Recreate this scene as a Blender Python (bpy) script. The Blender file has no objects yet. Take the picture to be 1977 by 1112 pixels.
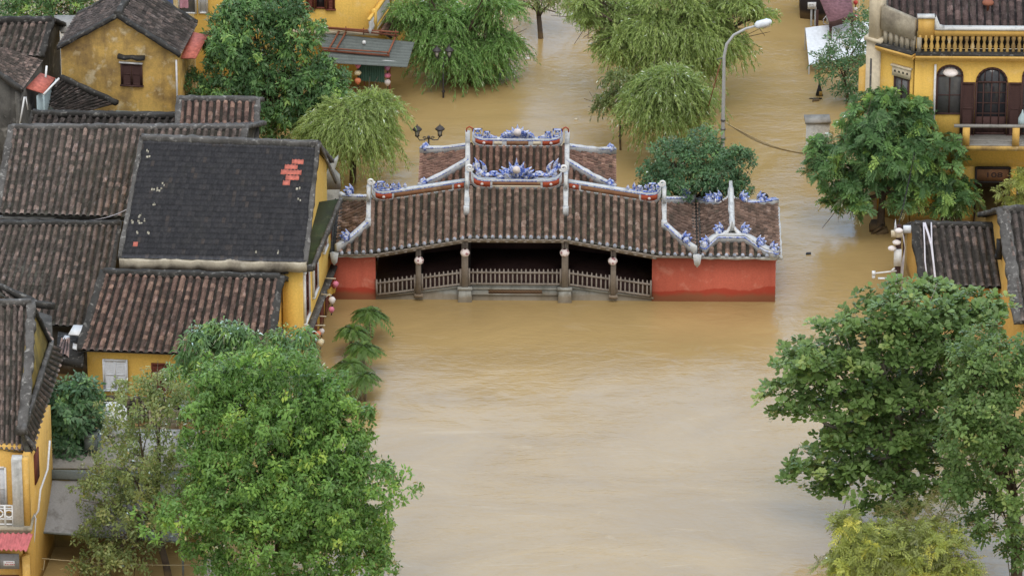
import bpy, math, random
import numpy as np
from mathutils import Vector
S = bpy.context.scene
COL = S.collection
random.seed(4)
RNG = np.random.default_rng(11)
R = math.radians

# ------------------------------------------------------------------ camera
PITCH, DIST, HFOV = R(27.0), 299.0, R(9.0)
cd = bpy.data.cameras.new('camera'); cam = bpy.data.objects.new('camera', cd); COL.objects.link(cam)
CAM = np.array([0, -DIST*math.cos(PITCH), DIST*math.sin(PITCH)])
cam.location = CAM; cam.rotation_euler = (R(90)-PITCH, 0, 0)
cd.sensor_fit = 'HORIZONTAL'; cd.angle = HFOV; cd.clip_start = 5; cd.clip_end = 3000
S.camera = cam
# ------------------------------------------------------------------ world, sun, exposure
SUN_EL, SUN_ROT = R(63), R(176)
w = bpy.data.worlds.new("World"); S.world = w; w.use_nodes = True
nt = w.node_tree; N = nt.nodes; Lk = nt.links
bg = N['Background']; bg.inputs['Strength'].default_value = 0.12
sky = N.new('ShaderNodeTexSky'); sky.sky_type = 'NISHITA'; sky.sun_disc = False
sky.sun_elevation = SUN_EL; sky.sun_rotation = SUN_ROT
tc = N.new('ShaderNodeTexCoord')
def vdot(vec):
    d = N.new('ShaderNodeVectorMath'); d.operation = 'DOT_PRODUCT'
    Lk.new(tc.outputs['Generated'], d.inputs[0]); d.inputs[1].default_value = vec
    return d.outputs['Value']
def wm(op, a, b=None):
    m = N.new('ShaderNodeMath'); m.operation = op
    for i, x in enumerate((a, b)):
        if x is None: continue
        if isinstance(x, (int, float)): m.inputs[i].default_value = x
        else: Lk.new(x, m.inputs[i])
    return m.outputs[0]
lobe = wm('POWER', wm('MAXIMUM', vdot((0.0, math.cos(R(30)), math.sin(R(30)))), 0.0), 5.0)
zen = wm('MAXIMUM', vdot((0, 0, 1)), 0.0)
cn = N.new('ShaderNodeTexNoise'); cn.inputs['Scale'].default_value = 3.2; cn.inputs['Detail'].default_value = 6
Lk.new(tc.outputs['Generated'], cn.inputs['Vector'])
br = wm('MULTIPLY', wm('ADD', wm('ADD', wm('MULTIPLY', zen, 5.0), 6.0), wm('MULTIPLY', lobe, 9.0)),
        wm('ADD', wm('MULTIPLY', cn.outputs['Fac'], 0.7), 0.65))
cc = N.new('ShaderNodeVectorMath'); cc.operation = 'SCALE'; tint = N.new('ShaderNodeMixRGB'); tint.inputs['Color1'].default_value = (1.0, .99, .97, 1); tint.inputs['Color2'].default_value = (.42, .68, 1.06, 1)
Lk.new(wm('MINIMUM', lobe, 1.0), tint.inputs['Fac']); Lk.new(tint.outputs[0], cc.inputs[0])
Lk.new(br, cc.inputs['Scale'])
mx = N.new('ShaderNodeMixRGB'); mx.inputs['Fac'].default_value = 0.86
Lk.new(sky.outputs['Color'], mx.inputs['Color1']); Lk.new(cc.outputs[0], mx.inputs['Color2'])
Lk.new(mx.outputs['Color'], bg.inputs['Color'])
sl = bpy.data.lights.new('sun', 'SUN'); sl.energy = .8; sl.angle = R(26); sl.color = (1, .96, .9)
so = bpy.data.objects.new('sun', sl); COL.objects.link(so)
so.rotation_euler = Vector((-math.sin(SUN_ROT)*math.cos(SUN_EL), -math.cos(SUN_ROT)*math.cos(SUN_EL), -math.sin(SUN_EL))).to_track_quat('-Z', 'Y').to_euler()
S.view_settings.view_transform = 'Standard'; S.view_settings.look = 'None'
S.view_settings.exposure = 0.3; S.view_settings.gamma = 1; S.view_settings.use_curve_mapping = False
S.render.engine = 'CYCLES'
S.cycles.max_bounces = 6; S.cycles.diffuse_bounces = 3; S.cycles.glossy_bounces = 3; S.cycles.transmission_bounces = 3
S.cycles.use_denoising = True

# ------------------------------------------------------------------ survey helpers: a sight line meets a plane of the place
FPX = 1977/2/math.tan(HFOV/2)
FW = np.array([0, math.cos(PITCH), -math.sin(PITCH)]); RT = np.array([1., 0, 0]); UP = np.array([0, math.sin(PITCH), math.cos(PITCH)])
def ray(px, py): return FW*FPX + RT*(px-988.5) + UP*(556-py)
def W(px, py, z=0.0):
    d = ray(px, py); return CAM + d*((z-CAM[2])/d[2])
def WY(px, py, Y):
    d = ray(px, py); return CAM + d*((Y-CAM[1])/d[1])
class Frame:
    def __init__(s, o, ex):
        s.o = np.array(o, float); ex = np.array([ex[0], ex[1], 0.0]); s.ex = ex/np.linalg.norm(ex)
        s.ey = np.array([-s.ex[1], s.ex[0], 0]); s.ez = np.array([0, 0, 1.])
    def pt(s, x, y, z): return s.o + s.ex*x + s.ey*y + s.ez*z
    def px(s, px, py, off=0.0):
        d = ray(px, py); t = ((s.o + s.ey*off - CAM) @ s.ey)/(d @ s.ey); p = CAM + d*t - s.o
        return p @ s.ex, p[2]
WORLD = Frame((0, 0, 0), (1, 0))
def wall_frame(p0, p1): return Frame((p0[0], p0[1], 0), (p1[0]-p0[0], p1[1]-p0[1]))

# ------------------------------------------------------------------ materials
MATS = {}
class NT:
    def __init__(s, name):
        m = bpy.data.materials.new(name); m.use_nodes = True; s.m = m; s.t = m.node_tree
        s.n = s.t.nodes; s.l = s.t.links; s.p = s.n['Principled BSDF']; s.out = s.n['Material Output']
        MATS[name] = m
    def node(s, t, **kw):
        n = s.n.new(t)
        for k, v in kw.items():
            if k in n.inputs: s.set(n.inputs[k], v)
            else: setattr(n, k, v)
        return n
    def set(s, inp, v):
        if hasattr(v, 'is_output') or isinstance(v, bpy.types.NodeSocket): s.l.new(v, inp)
        elif isinstance(v, tuple) and len(v) == 3 and inp.type == 'RGBA': inp.default_value = (*v, 1)
        else: inp.default_value = v
    def math(s, op, a, b=None, c=None):
        n = s.n.new('ShaderNodeMath'); n.operation = op
        for i, x in enumerate((a, b, c)):
            if x is not None: s.set(n.inputs[i], x)
        return n.outputs[0]
    def pos(s, scale=(1, 1, 1)):
        g = s.n.new('ShaderNodeNewGeometry'); m = s.n.new('ShaderNodeMapping'); s.l.new(g.outputs['Position'], m.inputs['Vector'])
        m.inputs['Scale'].default_value = scale; return m.outputs[0]
    def noise(s, scale, detail=4, rough=.55, vec=None, dist=0):
        n = s.n.new('ShaderNodeTexNoise'); n.inputs['Scale'].default_value = scale; n.inputs['Detail'].default_value = detail
        n.inputs['Roughness'].default_value = rough; n.inputs['Distortion'].default_value = dist
        s.l.new(vec if vec is not None else s.pos(), n.inputs['Vector']); return n.outputs['Fac']
    def ramp(s, fac, stops):
        n = s.n.new('ShaderNodeValToRGB'); e = n.color_ramp.elements
        while len(e) < len(stops): e.new(.5)
        for i, (p, c) in enumerate(stops):
            e[i].position = p; e[i].color = (c, c, c, 1) if isinstance(c, (int, float)) else (*c, 1)
        s.l.new(fac, n.inputs[0]); return n.outputs['Color']
    def mix(s, f, a, b, mode='MIX'):
        n = s.n.new('ShaderNodeMixRGB'); n.blend_type = mode
        s.set(n.inputs[0], f); s.set(n.inputs[1], a); s.set(n.inputs[2], b); return n.outputs[0]
    def bump(s, h, strength=.3, dist=.02):
        n = s.n.new('ShaderNodeBump'); n.inputs['Strength'].default_value = strength; n.inputs['Distance'].default_value = dist
        s.l.new(h, n.inputs['Height']); s.l.new(n.outputs[0], s.p.inputs['Normal'])
    def done(s, col, rough=.85, spec=.3):
        s.set(s.p.inputs['Base Color'], col); s.p.inputs['Roughness'].default_value = rough
        s.p.inputs['Specular IOR Level'].default_value = spec; return s.m

def tile_mat(name, c, chan, moss, amt=.5, lo=.18, light=None):
    t = NT(name)
    uv = t.node('ShaderNodeUVMap'); sp = t.node('ShaderNodeSeparateXYZ', Vector=uv.outputs[0])
    u, v = sp.outputs[0], sp.outputs[1]
    cb = t.node('ShaderNodeCombineXYZ', X=t.math('FLOOR', u), Y=t.math('FLOOR', v))
    wn = t.node('ShaderNodeTexWhiteNoise', noise_dimensions='2D'); t.l.new(cb.outputs[0], wn.inputs['Vector'])
    base = t.ramp(wn.outputs['Value'], [(0, c[0]), (.3, c[1]), (.62, c[2]), (.86, c[3]), (1, light or c[3])])
    # a course of tiles keeps the hue of its batch
    big = t.noise(.55, 3)
    base = t.mix(t.ramp(big, [(.35, 0), (.65, .55)]), base, c[1])
    speck = t.noise(16, 3, .7)
    base = t.mix(1, base, t.ramp(speck, [(.3, .55), (.5, 1.0), (.72, 1.35)]), 'MULTIPLY')
    fr = t.math('ABSOLUTE', t.math('SUBTRACT', t.math('FRACT', u), .5))
    cm = t.math('GREATER_THAN', fr, .5-lo)
    ch = t.mix(t.ramp(t.noise(5, 4), [(.45, 0), (.62, 1)]), chan, moss)
    base = t.mix(cm, base, ch)
    ms = t.ramp(t.noise(1.3, 6, .65), [(.62-.25*amt, 0), (.82-.2*amt, 1)])
    base = t.mix(t.math('MULTIPLY', ms, .75), base, t.mix(t.noise(22, 2), chan, moss))
    lich = t.ramp(t.noise(9, 3, .6), [(.66, 0), (.72, 1)])
    base = t.mix(t.math('MULTIPLY', lich, .55), base, (.27, .26, .22))
    runs = t.ramp(t.noise(1.2, 5, .6, t.pos((2.2, .5, .5))), [(.5, 0), (.68, 1)])
    base = t.mix(t.math('MULTIPLY', runs, .35), base, t.mix(.5, moss, (.12, .115, .1)))
    t.bump(speck, .4, .01)
    return t.done(base, .9, .2)
tile_mat('tile_bridge', [(0.110, 0.079, 0.065), (0.193, 0.130, 0.103), (0.255, 0.170, 0.133), (0.333, 0.224, 0.178)], (0.035, 0.032, 0.029), (0.068, 0.068, 0.047), .3, .2, (0.404, 0.300, 0.248))
tile_mat('tile_temple', [(0.140, 0.091, 0.073), (0.240, 0.141, 0.110), (0.302, 0.178, 0.136), (0.368, 0.227, 0.175)], (0.053, 0.042, 0.036), (0.066, 0.062, 0.044), .2, .2, (0.354, 0.219, 0.156))
tile_mat('tile_old', [(0.091, 0.079, 0.074), (0.145, 0.120, 0.110), (0.210, 0.164, 0.151), (0.339, 0.255, 0.231)], (0.045, 0.043, 0.040), (0.085, 0.085, 0.070), .55, .2, (0.425, 0.313, 0.271))
tile_mat('tile_red', [(0.106, 0.077, 0.070), (0.185, 0.125, 0.108), (0.265, 0.169, 0.143), (0.368, 0.244, 0.201)], (0.037, 0.033, 0.032), (0.063, 0.060, 0.051), .35, .2, (0.440, 0.285, 0.225))
tile_mat('tile_grey', [(0.076, 0.069, 0.067), (0.117, 0.102, 0.099), (0.174, 0.147, 0.140), (0.246, 0.202, 0.191)], (0.037, 0.034, 0.033), (0.076, 0.074, 0.066), .55, .2, (0.292, 0.221, 0.200))
tile_mat('tile_mauve', [(0.079, 0.061, 0.061), (0.119, 0.088, 0.088), (0.144, 0.103, 0.100), (0.196, 0.139, 0.134)], (0.028, 0.025, 0.028), (0.068, 0.063, 0.058), .2, .14, (0.287, 0.205, 0.194))

t = NT('tile_black')   # low machine-made tiles, a patch of new red ones and some bare lath showing pale
uv = t.node('ShaderNodeUVMap'); sp = t.node('ShaderNodeSeparateXYZ', Vector=uv.outputs[0])
cb = t.node('ShaderNodeCombineXYZ', X=t.math('FLOOR', sp.outputs[0]), Y=t.math('FLOOR', sp.outputs[1]))
wn = t.node('ShaderNodeTexWhiteNoise', noise_dimensions='2D'); t.l.new(cb.outputs[0], wn.inputs['Vector'])
b = t.ramp(wn.outputs['Value'], [(0, (.03, .031, .037)), (.5, (.038, .039, .046)), (.95, (.048, .048, .054)), (1, (.07, .06, .058))])
b = t.mix(1, b, t.ramp(t.noise(9, 4), [(.3, .7), (.7, 1.3)]), 'MULTIPLY')
b = t.mix(t.math('MULTIPLY', t.ramp(t.noise(.9, 6), [(.55, 0), (.75, 1)]), .4), b, (.05, .05, .046))
t.bump(t.noise(20, 3), .3, .01); t.done(b, .75, .35)

def plaster(name, c, dark, amt=.4, pale=None, pamt=.2, streak=.4, tide=None, ps=1.7):
    t = NT(name)
    n1 = t.noise(3.2 if 'bridge' in name else .9, 8, .65); st = t.noise(1.0, 5, .6, t.pos((2.6, 2.6, .28)))
    col = t.mix(t.ramp(n1, [(.75-.45*amt, 0), (.95-.3*amt, 1)]), c, dark)
    col = t.mix(t.math('MULTIPLY', t.ramp(st, [(.52, 0), (.75, 1)]), streak), col, dark)
    if pale: col = t.mix(t.math('MULTIPLY', t.ramp(t.noise(4.5 if 'mortar' in name or 'bridge' in name else 1.7, 6, .6, None, .3), [(.56, 0), (.68, 1)]), pamt), col, pale)
    fine = t.noise(14, 4, .7)
    col = t.mix(1, col, t.ramp(fine, [(.3, .86), (.7, 1.1)]), 'MULTIPLY')
    if tide:   # wet below a wavering tide line
        z = t.node('ShaderNodeSeparateXYZ', Vector=t.pos()).outputs[2]
        lev = t.math('ADD', z, t.math('MULTIPLY', t.noise(.4, 5, .55, t.pos((1, 1, .6))), tide[2]))
        wet = t.ramp(t.math('SUBTRACT', lev, tide[0]), [(0, 1), (.07, 0)])
        col = t.mix(t.math('MULTIPLY', wet, tide[3]), col, tide[1])
    z2 = t.node('ShaderNodeSeparateXYZ', Vector=t.pos()).outputs[2]   # silt left by the river just above the water
    mud = t.ramp(t.math('SUBTRACT', z2, t.math('MULTIPLY', t.noise(1.1, 4), .5)), [(.0, 1), (.22, 0)])
    col = t.mix(t.math('MULTIPLY', mud, .6), col, (.2, .135, .065))
    t.bump(fine, .25, .01)
    return t.done(col, .88, .25)
plaster('yellow_wall', (.68, .42, .115), (.36, .215, .075), .3, (.74, .53, .23), .45, .35)
plaster('yellow_bright', (.8, .52, .125), (.52, .3, .065), .2, (.8, .58, .27), .45, .3)
plaster('yellow_mould', (.7, .46, .14), (.2, .135, .075), .78, (.72, .6, .38), .9, .6)
plaster('yellow_green', (.3, .22, .055), (.1, .085, .04), .7, (.4, .34, .15), .3, .8)
plaster('grey_wall', (.12, .115, .105), (.035, .034, .032), .75, (.42, .4, .37), .45, .8)
plaster('cream_wall', (.42, .375, .29), (.12, .1, .08), .65, (.6, .56, .46), .4, .6)
plaster('white_plaster', (.56, .56, .54), (.14, .14, .13), .45, (.7, .7, .7), .4, .5)
plaster('bridge_white', (.54, .555, .56), (.16, .175, .19), .45, (.25, .31, .45), .5, .55)
plaster('mortar_black', (.05, .048, .045), (.02, .019, .018), .7, (.26, .25, .23), .6, .6)
plaster('mortar_grey', (.12, .115, .11), (.032, .03, .028), .75, (.36, .35, .33), .7, .6)
plaster('stone', (.36, .36, .33), (.09, .09, .07), .5, (.42, .42, .38), .4, .6)
plaster('concrete', (.3, .29, .27), (.1, .095, .085), .5, (.42, .42, .4), .3, .6)
plaster('moss', (.042, .058, .022), (.028, .028, .02), .7, (.11, .11, .05), .5, .3)
plaster('red_gate', (.56, .135, .085), (.3, .06, .042), .3, (.66, .27, .19), .55, .3, (1.1, (.40, .052, .028), 1.0, .85))
plaster('red_shed', (.46, .13, .11), (.2, .06, .05), .35, None, 0, .3)
plaster('red_panel', (.36, .075, .035), (.16, .04, .025), .3, None, 0, .3)
plaster('brown_panel', (.24, .12, .065), (.09, .05, .03), .45, (.42, .34, .2), .5, .3)
plaster('grey_wood', (.29, .25, .215), (.12, .1, .085), .5, (.4, .36, .32), .4, .6)
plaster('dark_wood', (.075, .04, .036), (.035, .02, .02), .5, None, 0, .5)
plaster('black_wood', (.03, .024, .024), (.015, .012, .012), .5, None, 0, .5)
plaster('red_wood', (.16, .05, .035), (.07, .028, .022), .4, None, 0, .5)
plaster('canvas_grey', (.26, .26, .265), (.1, .09, .08), .35, (.34, .34, .34), .3, .8)
plaster('sheet_green', (.15, .17, .165), (.05, .06, .055), .4, (.17, .2, .19), .4, .4)
plaster('rust', (.26, .1, .06), (.12, .05, .035), .5, None, 0, .3)
plaster('bark', (.1, .075, .055), (.045, .035, .028), .6, (.2, .18, .15), .4, .5)
plaster('bark_pale', (.26, .24, .2), (.12, .1, .08), .5, None, 0, .5)
plaster('pale_blue', (.42, .53, .56), (.22, .26, .27), .3, None, 0, .3)
plaster('shutter_white', (.68, .71, .77), (.4, .41, .43), .3, None, 0, .2)
def plain(name, c, rough=.6, spec=.4, metal=0, var=.12):
    t = NT(name); col = t.mix(1, c, t.ramp(t.noise(6, 4), [(.3, 1-var), (.7, 1+var)]), 'MULTIPLY')
    t.p.inputs['Metallic'].default_value = metal; return t.done(col, rough, spec)
plain('white_paint', (.72, .73, .74)); plain('lamp_metal', (.045, .04, .042), .5); plain('lamp_glass', (.55, .55, .52), .25)
plain('pole_grey', (.42, .43, .44), .45); plain('black', (.02, .02, .022), .6); plain('glass_dark', (.035, .036, .042), .12, .5)
plain('glass_grey', (.13, .13, .135), .2, .5)
plain('lantern_white', (.72, .66, .64), .6); plain('lantern_pink', (.68, .2, .3), .6); plain('lantern_red', (.5, .06, .05), .6)
plain('lantern_orange', (.72, .24, .12), .6); plain('lantern_purple', (.48, .2, .4), .6); plain('lantern_cream', (.72, .62, .42), .6)
plain('tarp_white', (.66, .7, .76), .6); plain('cream_trim', (.62, .54, .4), .8); plain('white_blue_tile', (.34, .37, .44), .6, .3, 0, .45)
plain('steel', (.5, .51, .52), .35, .5, .6); plain('cloth_blue', (.12, .16, .32), .9); plain('cloth_pink', (.55, .28, .36), .9)
plain('dark_letter', (.05, .03, .03), .8); plain('red_letter', (.5, .16, .18), .8); plain('green_net', (.06, .13, .1), .9)
plain('maroon', (.17, .085, .1), .8, .3, 0, .35); plain('awning_red', (.48, .13, .14), .6, .4, 0, .25); plain('rope', (.4, .33, .2), .9)
plain('new_tile', (.46, .135, .1), .75, .3, 0, .3); plain('lath', (.34, .32, .26), .9, .2, 0, .4); plain('cable_white', (.6, .58, .63), .6)
t = NT('porcelain')   # blue and white shard mosaic
vo = t.node('ShaderNodeTexVoronoi', Scale=13.0); t.l.new(t.pos(), vo.inputs['Vector'])
f = t.math('ADD', t.noise(7, 3, .6, None, .8), t.math('MULTIPLY', vo.outputs['Distance'], .35))
col = t.ramp(f, [(.47, (.035, .08, .44)), (.6, (.09, .17, .58)), (.68, (.36, .42, .66)), (.84, (.64, .66, .72))])
t.done(col, .3, .5)
t = NT('lantern_dots')
vo = t.node('ShaderNodeTexVoronoi', Scale=5.5); t.l.new(t.pos(), vo.inputs['Vector'])
t.done(t.mix(t.ramp(vo.outputs['Distance'], [(.3, 1), (.36, 0)]), (.72, .64, .62), (.34, .16, .17)), .6)
t = NT('lattice')
wv = t.node('ShaderNodeTexChecker', Scale=14.0); t.l.new(t.pos(), wv.inputs['Vector'])
t.done(t.mix(wv.outputs['Fac'], (.22, .13, .07), (.08, .05, .035)), .9)
# flood water: opaque silt under a glossy, gently rippled surface
t = NT('flood_water')
silt_reflect = t.noise(.11, 6, .6, t.pos((.6, 1.3, 1)), 1.6)
col = t.mix(t.ramp(silt_reflect, [(.38, 0), (.62, 1)]), (.40, .282, .122), (.34, .238, .103))  # silt tone; its broad pale and brown patches also paint uneven sky reflection
streak = t.ramp(t.noise(.42, 6, .62, t.pos((.4, 1.9, 1)), 2.2), [(.6, 0), (.7, 1)])
col = t.mix(t.math('MULTIPLY', streak, .3), col, (.5, .39, .23))
h1 = t.noise(.85, 5, .6, t.pos((.5, 1.5, 1)), 1.4); h2 = t.noise(4.5, 4, .6, t.pos((.6, 1.7, 1)), .6); h3 = t.noise(.2, 3, .5, None, 1.6)
calm = t.ramp(t.noise(.13, 4, .55, None, 1.0), [(.35, .35), (.65, 1.3)])
hh = t.math('ADD', t.math('MULTIPLY', t.math('ADD', t.math('MULTIPLY', h1, .75), t.math('MULTIPLY', h2, .32)), calm), t.math('MULTIPLY', h3, 1.6))
t.bump(hh, .48, .1)
t.p.inputs['IOR'].default_value = 1.5
t.done(col, .06, .5)
t.set(t.p.inputs['Roughness'], t.math('MULTIPLY', calm, .055))

def leaf_mat(name, stops, trans=.38, gloss=.4):
    t = NT(name); a = t.node('ShaderNodeAttribute', attribute_name='tint')
    col = t.ramp(a.outputs['Fac'], stops)
    t.n.remove(t.p)
    d = t.node('ShaderNodeBsdfDiffuse', Color=col); tr = t.node('ShaderNodeBsdfTranslucent', Color=t.mix(1, col, (1.15, 1.25, .7), 'MULTIPLY'))
    m = t.node('ShaderNodeMixShader', Fac=trans); t.l.new(d.outputs[0], m.inputs[1]); t.l.new(tr.outputs[0], m.inputs[2])
    g = t.node('ShaderNodeBsdfGlossy', Roughness=gloss, Color=(.85, .85, .66)); lw = t.node('ShaderNodeFresnel', IOR=1.4)
    m2 = t.node('ShaderNodeMixShader', Fac=t.math('MULTIPLY', lw.outputs[0], 1.0)); t.l.new(m.outputs[0], m2.inputs[1]); t.l.new(g.outputs[0], m2.inputs[2])
    t.l.new(m2.outputs[0], t.out.inputs[0]); return t.m
leaf_mat('leaf_mango', [(0, (0.064, 0.133, 0.064)), (.45, (0.116, 0.234, 0.093)), (.75, (0.201, 0.372, 0.124)), (1, (0.384, 0.556, 0.155))])
leaf_mat('leaf_dark', [(0, (0.062, 0.129, 0.072)), (.5, (0.112, 0.223, 0.116)), (.8, (0.179, 0.333, 0.149)), (1, (0.281, 0.445, 0.158))])
leaf_mat('leaf_bright', [(0, (0.087, 0.174, 0.052)), (.45, (0.161, 0.314, 0.079)), (.75, (0.267, 0.460, 0.104)), (1, (0.481, 0.616, 0.127))])
leaf_mat('leaf_olive', [(0, (.11, .15, .06)), (.5, (.2, .26, .1)), (.8, (.28, .34, .13)), (1, (.36, .38, .15))])
leaf_mat('leaf_willow', [(0, (0.170, 0.245, 0.085)), (.5, (0.324, 0.432, 0.144)), (.8, (0.456, 0.562, 0.199)), (1, (0.596, 0.660, 0.275))])
leaf_mat('leaf_willow_green', [(0, (0.131, 0.242, 0.089)), (.5, (0.245, 0.432, 0.138)), (.8, (0.356, 0.569, 0.181)), (1, (0.535, 0.709, 0.259))])
leaf_mat('leaf_almond', [(0, (.085, .16, .05)), (.5, (.165, .27, .085)), (.8, (.23, .35, .11)), (1, (.34, .43, .14))])
leaf_mat('leaf_yellow', [(0, (0.165, 0.175, 0.081)), (.4, (0.311, 0.366, 0.115)), (.75, (0.493, 0.549, 0.131)), (1, (0.732, 0.695, 0.175))])
leaf_mat('leaf_palm', [(0, (.06, .13, .03)), (.5, (.12, .22, .05)), (1, (.22, .33, .08))])

# ------------------------------------------------------------------ mesh builders
LOC = {}
def tag(o, label=None, cat=None, group=None, kind=None):
    for k, v in (('label', label), ('category', cat), ('group', group), ('kind', kind)):
        if v: o[k] = v
    return o
def thing(name, label, cat, loc, group=None):
    o = bpy.data.objects.new(name, None); COL.objects.link(o); o.location = Vector(loc); o.empty_display_size = .3
    LOC[o.name] = np.array(loc, float); return tag(o, label, cat, group)
def root_loc(o):
    while o.parent: o = o.parent
    return LOC[o.name]
class MB:
    def __init__(s, fr=WORLD): s.V = []; s.F = []; s.UV = []; s.M = []; s.n = 0; s.fr = fr; s.Q = []; s.QM = []; s.hasuv = False
    def raw(s, verts, faces, mi=0, uv=None):
        v = np.asarray(verts, float); s.V.append(v)
        s.UV.append(np.zeros((len(v), 2)) if uv is None else uv)
        if uv is not None: s.hasuv = True
        if isinstance(faces, np.ndarray): s.Q.append(faces + s.n); s.QM.append(mi)
        else:
            for f in faces: s.F.append([i + s.n for i in f]); s.M.append(mi)
        s.n += len(v); return s
    def add(s, verts, faces, mi=0): return s.raw([s.fr.pt(*p) for p in verts], faces, mi)
    def box(s, x0, x1, y0, y1, z0, z1, mi=0):
        v = [(x, y, z) for z in (z0, z1) for y in (y0, y1) for x in (x0, x1)]
        return s.add(v, [(0, 2, 3, 1), (4, 5, 7, 6), (0, 1, 5, 4), (2, 6, 7, 3), (0, 4, 6, 2), (1, 3, 7, 5)], mi)
    def prism(s, poly, vec, mi=0):      # poly in frame coordinates, pushed along vec
        n = len(poly); p = [tuple(q) for q in poly]; q = [tuple(np.add(a, vec)) for a in poly]
        return s.add(p + q, [tuple(range(n))[::-1], tuple(range(n, 2*n))] + [(i, (i+1) % n, n+(i+1) % n, n+i) for i in range(n)], mi)
    def tube(s, path, rad, n=8, mi=0):
        P = np.array([s.fr.pt(*p) for p in path]); m = len(P); rad = np.broadcast_to(rad, (m,))
        T = np.gradient(P, axis=0); T /= np.linalg.norm(T, axis=1)[:, None] + 1e-9
        ref = np.array([0, 0, 1.]) if abs(T[0][2]) < .9 else np.array([1., 0, 0]); V = []
        for i in range(m):
            a = np.cross(T[i], ref); a /= np.linalg.norm(a) + 1e-9; b = np.cross(a, T[i]); ref = b if abs(T[i][2]) < .98 or i else ref
            for k in range(n):
                th = 2*math.pi*k/n; V.append(P[i] + rad[i]*(a*math.cos(th) + b*math.sin(th)))
        F = [(i*n+k, i*n+(k+1) % n, (i+1)*n+(k+1) % n, (i+1)*n+k) for i in range(m-1) for k in range(n)]
        F += [tuple(range(n))[::-1], tuple(range((m-1)*n, m*n))]
        return s.raw(V, F, mi)
    def lathe(s, prof, c, n=12, mi=0):
        c = s.fr.pt(*c); V = []; m = len(prof)
        for r, z in prof:
            for k in range(n):
                th = 2*math.pi*k/n; V.append(c + np.array([r*math.cos(th), r*math.sin(th), z]))
        F = [(i*n+k, i*n+(k+1) % n, (i+1)*n+(k+1) % n, (i+1)*n+k) for i in range(m-1) for k in range(n)]
        F += [tuple(range(n))[::-1], tuple(range((m-1)*n, m*n))]
        return s.raw(V, F, mi)
    def bar(s, pts, w, h, base=.1, jit=0.0, mi=0, seg=.28, rnd=True):   # ridge or verge of mortar along a path
        P = [s.fr.pt(*p) for p in pts]; Q = [P[0]]
        for a, b in zip(P[:-1], P[1:]):
            k = max(1, int(np.linalg.norm(b-a)/seg)) if jit else 1
            Q += [a + (b-a)*(i+1)/k for i in range(k)]
        P = np.array(Q); m = len(P); T = np.gradient(P, axis=0); V = []
        sec = [(-.5, -base), (.5, -base), (.5, .8*h), (.36, h), (-.36, h), (-.5, .8*h)] if rnd else [(-.5, -base), (.5, -base), (.5, h), (-.5, h)]
        for i in range(m):
            sd = np.cross(T[i], (0, 0, 1.)); sd /= np.linalg.norm(sd) + 1e-9; j = 1 + RNG.normal(0, jit) if jit else 1
            dz = RNG.normal(0, jit*.12) if jit else 0
            for a, z in sec: V.append(P[i] + sd*a*w*j + np.array([0, 0, z+dz]) + (RNG.normal(0, .012, 3) if jit else 0))
        k = len(sec)
        F = [(i*k+a, (i+1)*k+a, (i+1)*k+(a+1) % k, i*k+(a+1) % k) for i in range(m-1) for a in range(k)]
        F += [tuple(range(k)), tuple(range((m-1)*k, m*k))[::-1]]
        return s.raw(V, F, mi)
    def build(s, name, mats, parent=None, loc=None, smooth=False, attr=None):
        me = bpy.data.meshes.new(name); V = np.concatenate(s.V)
        base = root_loc(parent) if parent else np.array(loc if loc is not None else (0, 0, 0), float)
        V = V - base
        lv = []; st = []; tot = []; mi = []
        k = 0
        if s.F:
            lens = np.array([len(f) for f in s.F]); lv.append(np.concatenate([np.array(f) for f in s.F])); st.append(np.concatenate([[0], np.cumsum(lens)[:-1]])); tot.append(lens); mi.append(np.array(s.M)); k = int(lens.sum())
        for q, m in zip(s.Q, s.QM):
            w_ = q.shape[1]; lv.append(q.ravel()); st.append(np.arange(len(q))*w_ + k); tot.append(np.full(len(q), w_)); mi.append(np.full(len(q), m)); k += q.size
        lv = np.concatenate(lv).astype(np.int32); st = np.concatenate(st).astype(np.int32); tot = np.concatenate(tot).astype(np.int32); mi = np.concatenate(mi).astype(np.int32)
        me.vertices.add(len(V)); me.vertices.foreach_set('co', V.astype(np.float32).ravel())
        me.loops.add(len(lv)); me.loops.foreach_set('vertex_index', lv)
        me.polygons.add(len(st)); me.polygons.foreach_set('loop_start', st); me.polygons.foreach_set('loop_total', tot)
        me.polygons.foreach_set('material_index', mi)
        if smooth: me.polygons.foreach_set('use_smooth', np.ones(len(st), bool))
        if s.hasuv:
            ul = me.uv_layers.new(name='UVMap'); ul.data.foreach_set('uv', np.concatenate(s.UV)[lv].astype(np.float32).ravel())
        if attr is not None:
            at = me.attributes.new('tint', 'FLOAT', 'POINT'); at.data.foreach_set('value', attr.astype(np.float32))
        me.update(calc_edges=True)
        for m in ([mats] if isinstance(mats, str) else mats): me.materials.append(MATS[m])
        o = bpy.data.objects.new(name, me); COL.objects.link(o)
        if parent: o.parent = parent
        else: o.location = Vector(base); LOC[o.name] = base
        return o

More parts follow.
